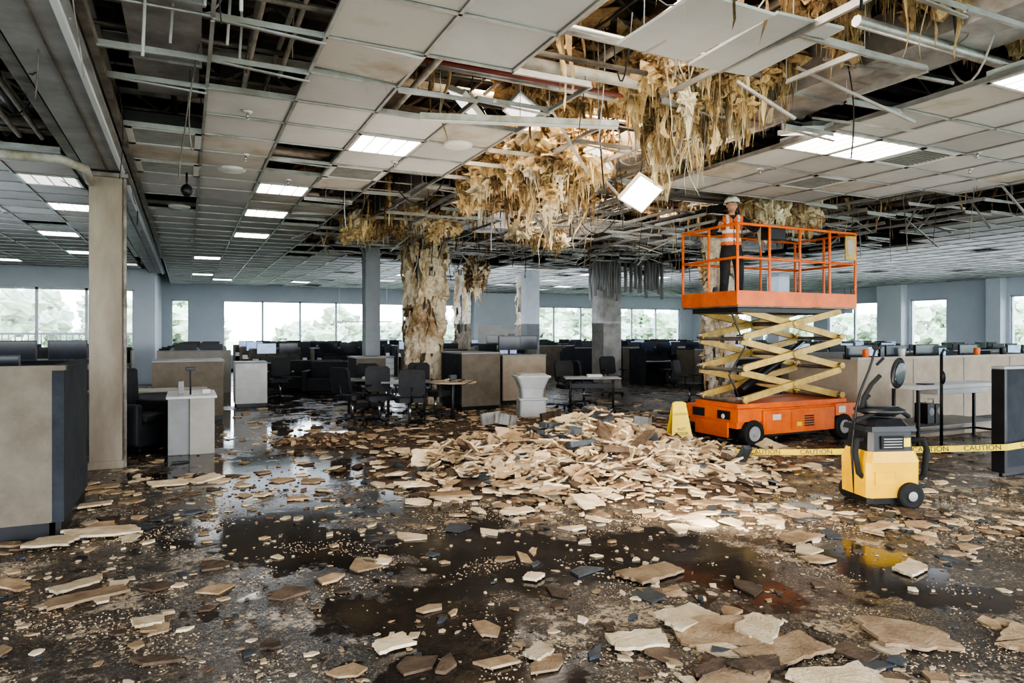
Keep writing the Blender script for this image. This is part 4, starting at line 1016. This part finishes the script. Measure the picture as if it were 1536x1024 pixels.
mb.lathe((0,0,0),[(0,.03),(.13,.03),(.14,0)],'black',20,T); mb.tube([(0,0,.02),(0,0,1.32)],.020,'black',8,T); mb.tube([(0,0,1.32),(.05,0,1.38),(.14,0,1.36)],.016,'black',8,T); mb.ell((.0,-.02,1.0),(.035,.035,.09),'black',T=T); mb.obj('floor_stand',0)
mb=MB(); T=TR((10.75,7.0,.17),0)
mb.box(-.19,-.02,-.1,.12,0,.32,'black',T); mb.box(.01,.19,-.1,.12,0,.30,'black',T); mb.lathe((-.1,-.1,.19),[(0,-.012),(.06,-.012),(.07,0)],'greyl',16,T,'y'); mb.lathe((.1,-.1,.19),[(0,-.012),(.06,-.012),(.07,0)],'greyl',16,T,'y'); mb.tube([(-.1,0,.32),(-.1,0,.38),(.1,0,.38),(.1,0,.3)],.01,'metal',6,T); mb.obj('equipment_case',.008)
mb=MB(); mb.box(8.2,11.2,4.5,4.58,.1,1.2,'fab_d'); mb.box(8.17,11.2,4.47,4.61,1.2,1.235,'greyl'); mb.box(8.22,11.2,4.52,4.56,0,.1,'black'); mb.box(8.17,8.22,4.47,4.61,0.05,1.2,'black')
mb.obj('dark_partition',.006)
mb=MB(); mb.box(26.0,26.9,21.0,21.05,2.5,2.7,'black'); mb.tube([(26.4,21.02,2.7),(26.4,21.02,3.6)],.01,'black',6); mb.tube([(26.8,21.02,2.7),(26.8,21.02,3.6)],.01,'black',6); mb.obj('hanging_sign_board')
mb=MB(); p=G(-6.8,26,2.05); q=G(-4.6,26.3,2.05); mb.bar(p,q,.12,.05,'white')
for t in (.1,.9):
    s_=p.lerp(q,t); mb.tube([s_,(s_.x,s_.y,CEIL)],.006,'grid',4)
mb.obj('pendant_light')

# ---------------------------------------------------------------- outside
mb=MB(); mb.box(-140,180,-60,200,-.6,-.5,'grass'); mb.obj('ground_lawn')
mb=MB()
for k in range(190):
    side=R.random()
    if side<.62: u=R.uniform(-45,75); v=R.uniform(48,75); tall=1.35 if u<2 else 1.0
    else: u=R.uniform(50,78); v=R.uniform(-15,60); tall=1.0
    H_=R.uniform(2.2,4.4)*tall; wd=R.uniform(1.5,2.8)
    for q in range(16):
        a=R.uniform(0,6.28); r=wd*math.sqrt(R.random()); zz=R.uniform(.0,1)
        s_=R.uniform(.5,1.0)
        mb.ell((u+r*math.cos(a)*(1-.4*zz),v+r*math.sin(a),-.5+H_*zz),(s_,s_,s_*.8),R.choice(('leaf','leafp','leafp')),12,9,1.1,3.5,sm=False)
mb.obj('tree_line')
mb2=MB()
for k in range(60):
    u=-13+k*.19
    if u>-1.4: break
    mb2.box(u-.02,u+.02,29,29.04,-.5,1.6,'fence')
mb2.box(-13.2,-1.4,28.99,29.05,1.55,1.63,'fence'); mb2.box(-13.2,-1.4,28.99,29.05,.2,.26,'fence'); mb2.obj('garden_fence')

# ---------------------------------------------------------------- light
w_=bpy.data.worlds.new('World'); bpy.context.scene.world=w_; w_.use_nodes=True
nt=w_.node_tree; bg=nt.nodes['Background']
tcw=nt.nodes.new('ShaderNodeTexCoord'); sx=nt.nodes.new('ShaderNodeSeparateXYZ'); cr=nt.nodes.new('ShaderNodeValToRGB')
nt.links.new(tcw.outputs['Generated'],sx.inputs[0]); nt.links.new(sx.outputs['Z'],cr.inputs[0]); nt.links.new(cr.outputs[0],bg.inputs[0])
cr.color_ramp.elements[0].color=(.92,.96,1,1); cr.color_ramp.elements[1].color=(.62,.78,1,1); bg.inputs[1].default_value=6.5
def area(name,loc,rot,sx_,sy_,e,col):
    l=bpy.data.lights.new(name,'AREA'); l.shape='RECTANGLE'; l.size=sx_; l.size_y=sy_; l.energy=e; l.color=col
    o=bpy.data.objects.new(name,l); COL.objects.link(o); o.location=loc; o.rotation_euler=rot; return o
area('fill_light',G(.8,7.4,4.3),(0,0,0),2.2,1.6,310,(1,.82,.60))  # added warm fill over the pile, no lamp hangs here
area('fill_light',G(1.2,4.6,4.2),(0,0,0),1.4,1.4,55,(1,.88,.74))  # unseen warm fill added above the near floor
area('fill_light',G(2.0,13,4.3),(0,0,0),4,3,160,(1,.92,.82))  # unseen broad fill added in the ceiling opening further back
area('ceiling_lamp',(5,24,3.5),(0,0,0),10,6,210,(.82,.90,1))
area('ceiling_lamp',(18,14,3.5),(0,0,0),8,10,210,(.82,.90,1))
UP=math.pi
for (u,v,z,sx_,sy_,e,c_) in ((3.5,7.5,1.9,4,4,50,(1,.88,.74)),(-5,12,1.9,6,7,90,(.84,.92,1)),(11,21,1.9,12,9,380,(.84,.91,1)),(9.5,4.5,1.9,3,4,18,(1,.96,.9)),(19,12,1.9,8,10,190,(.84,.91,1)),(0,3.0,1.8,3,2.5,14,(1,.95,.9))):
    area('upward_fill',(u,v,z),(UP,0,0),sx_,sy_,e,c_)  # invisible floating panels added to throw light up at the ceiling
l=area('fill_light',G(1.6,5.2,.35),(0,0,0),.5,.4,55,(1,.90,.75)); l.rotation_euler=(math.radians(128),0,-A-.25)  # unseen fill added near the floor, aimed up at the ceiling

# ---------------------------------------------------------------- camera
cam=bpy.data.cameras.new('camera'); co=bpy.data.objects.new('camera',cam); COL.objects.link(co)
co.location=(0,0,1.6); co.rotation_euler=(math.pi/2,0,-A); cam.lens=24; cam.sensor_width=36; cam.shift_y=-.0078; cam.clip_end=500; cam.clip_start=.05
bpy.context.scene.camera=co
vs_=bpy.context.scene.view_settings; vs_.view_transform='AgX'; vs_.exposure=.30
try: vs_.look='AgX - High Contrast'
except Exception as e: print(e)
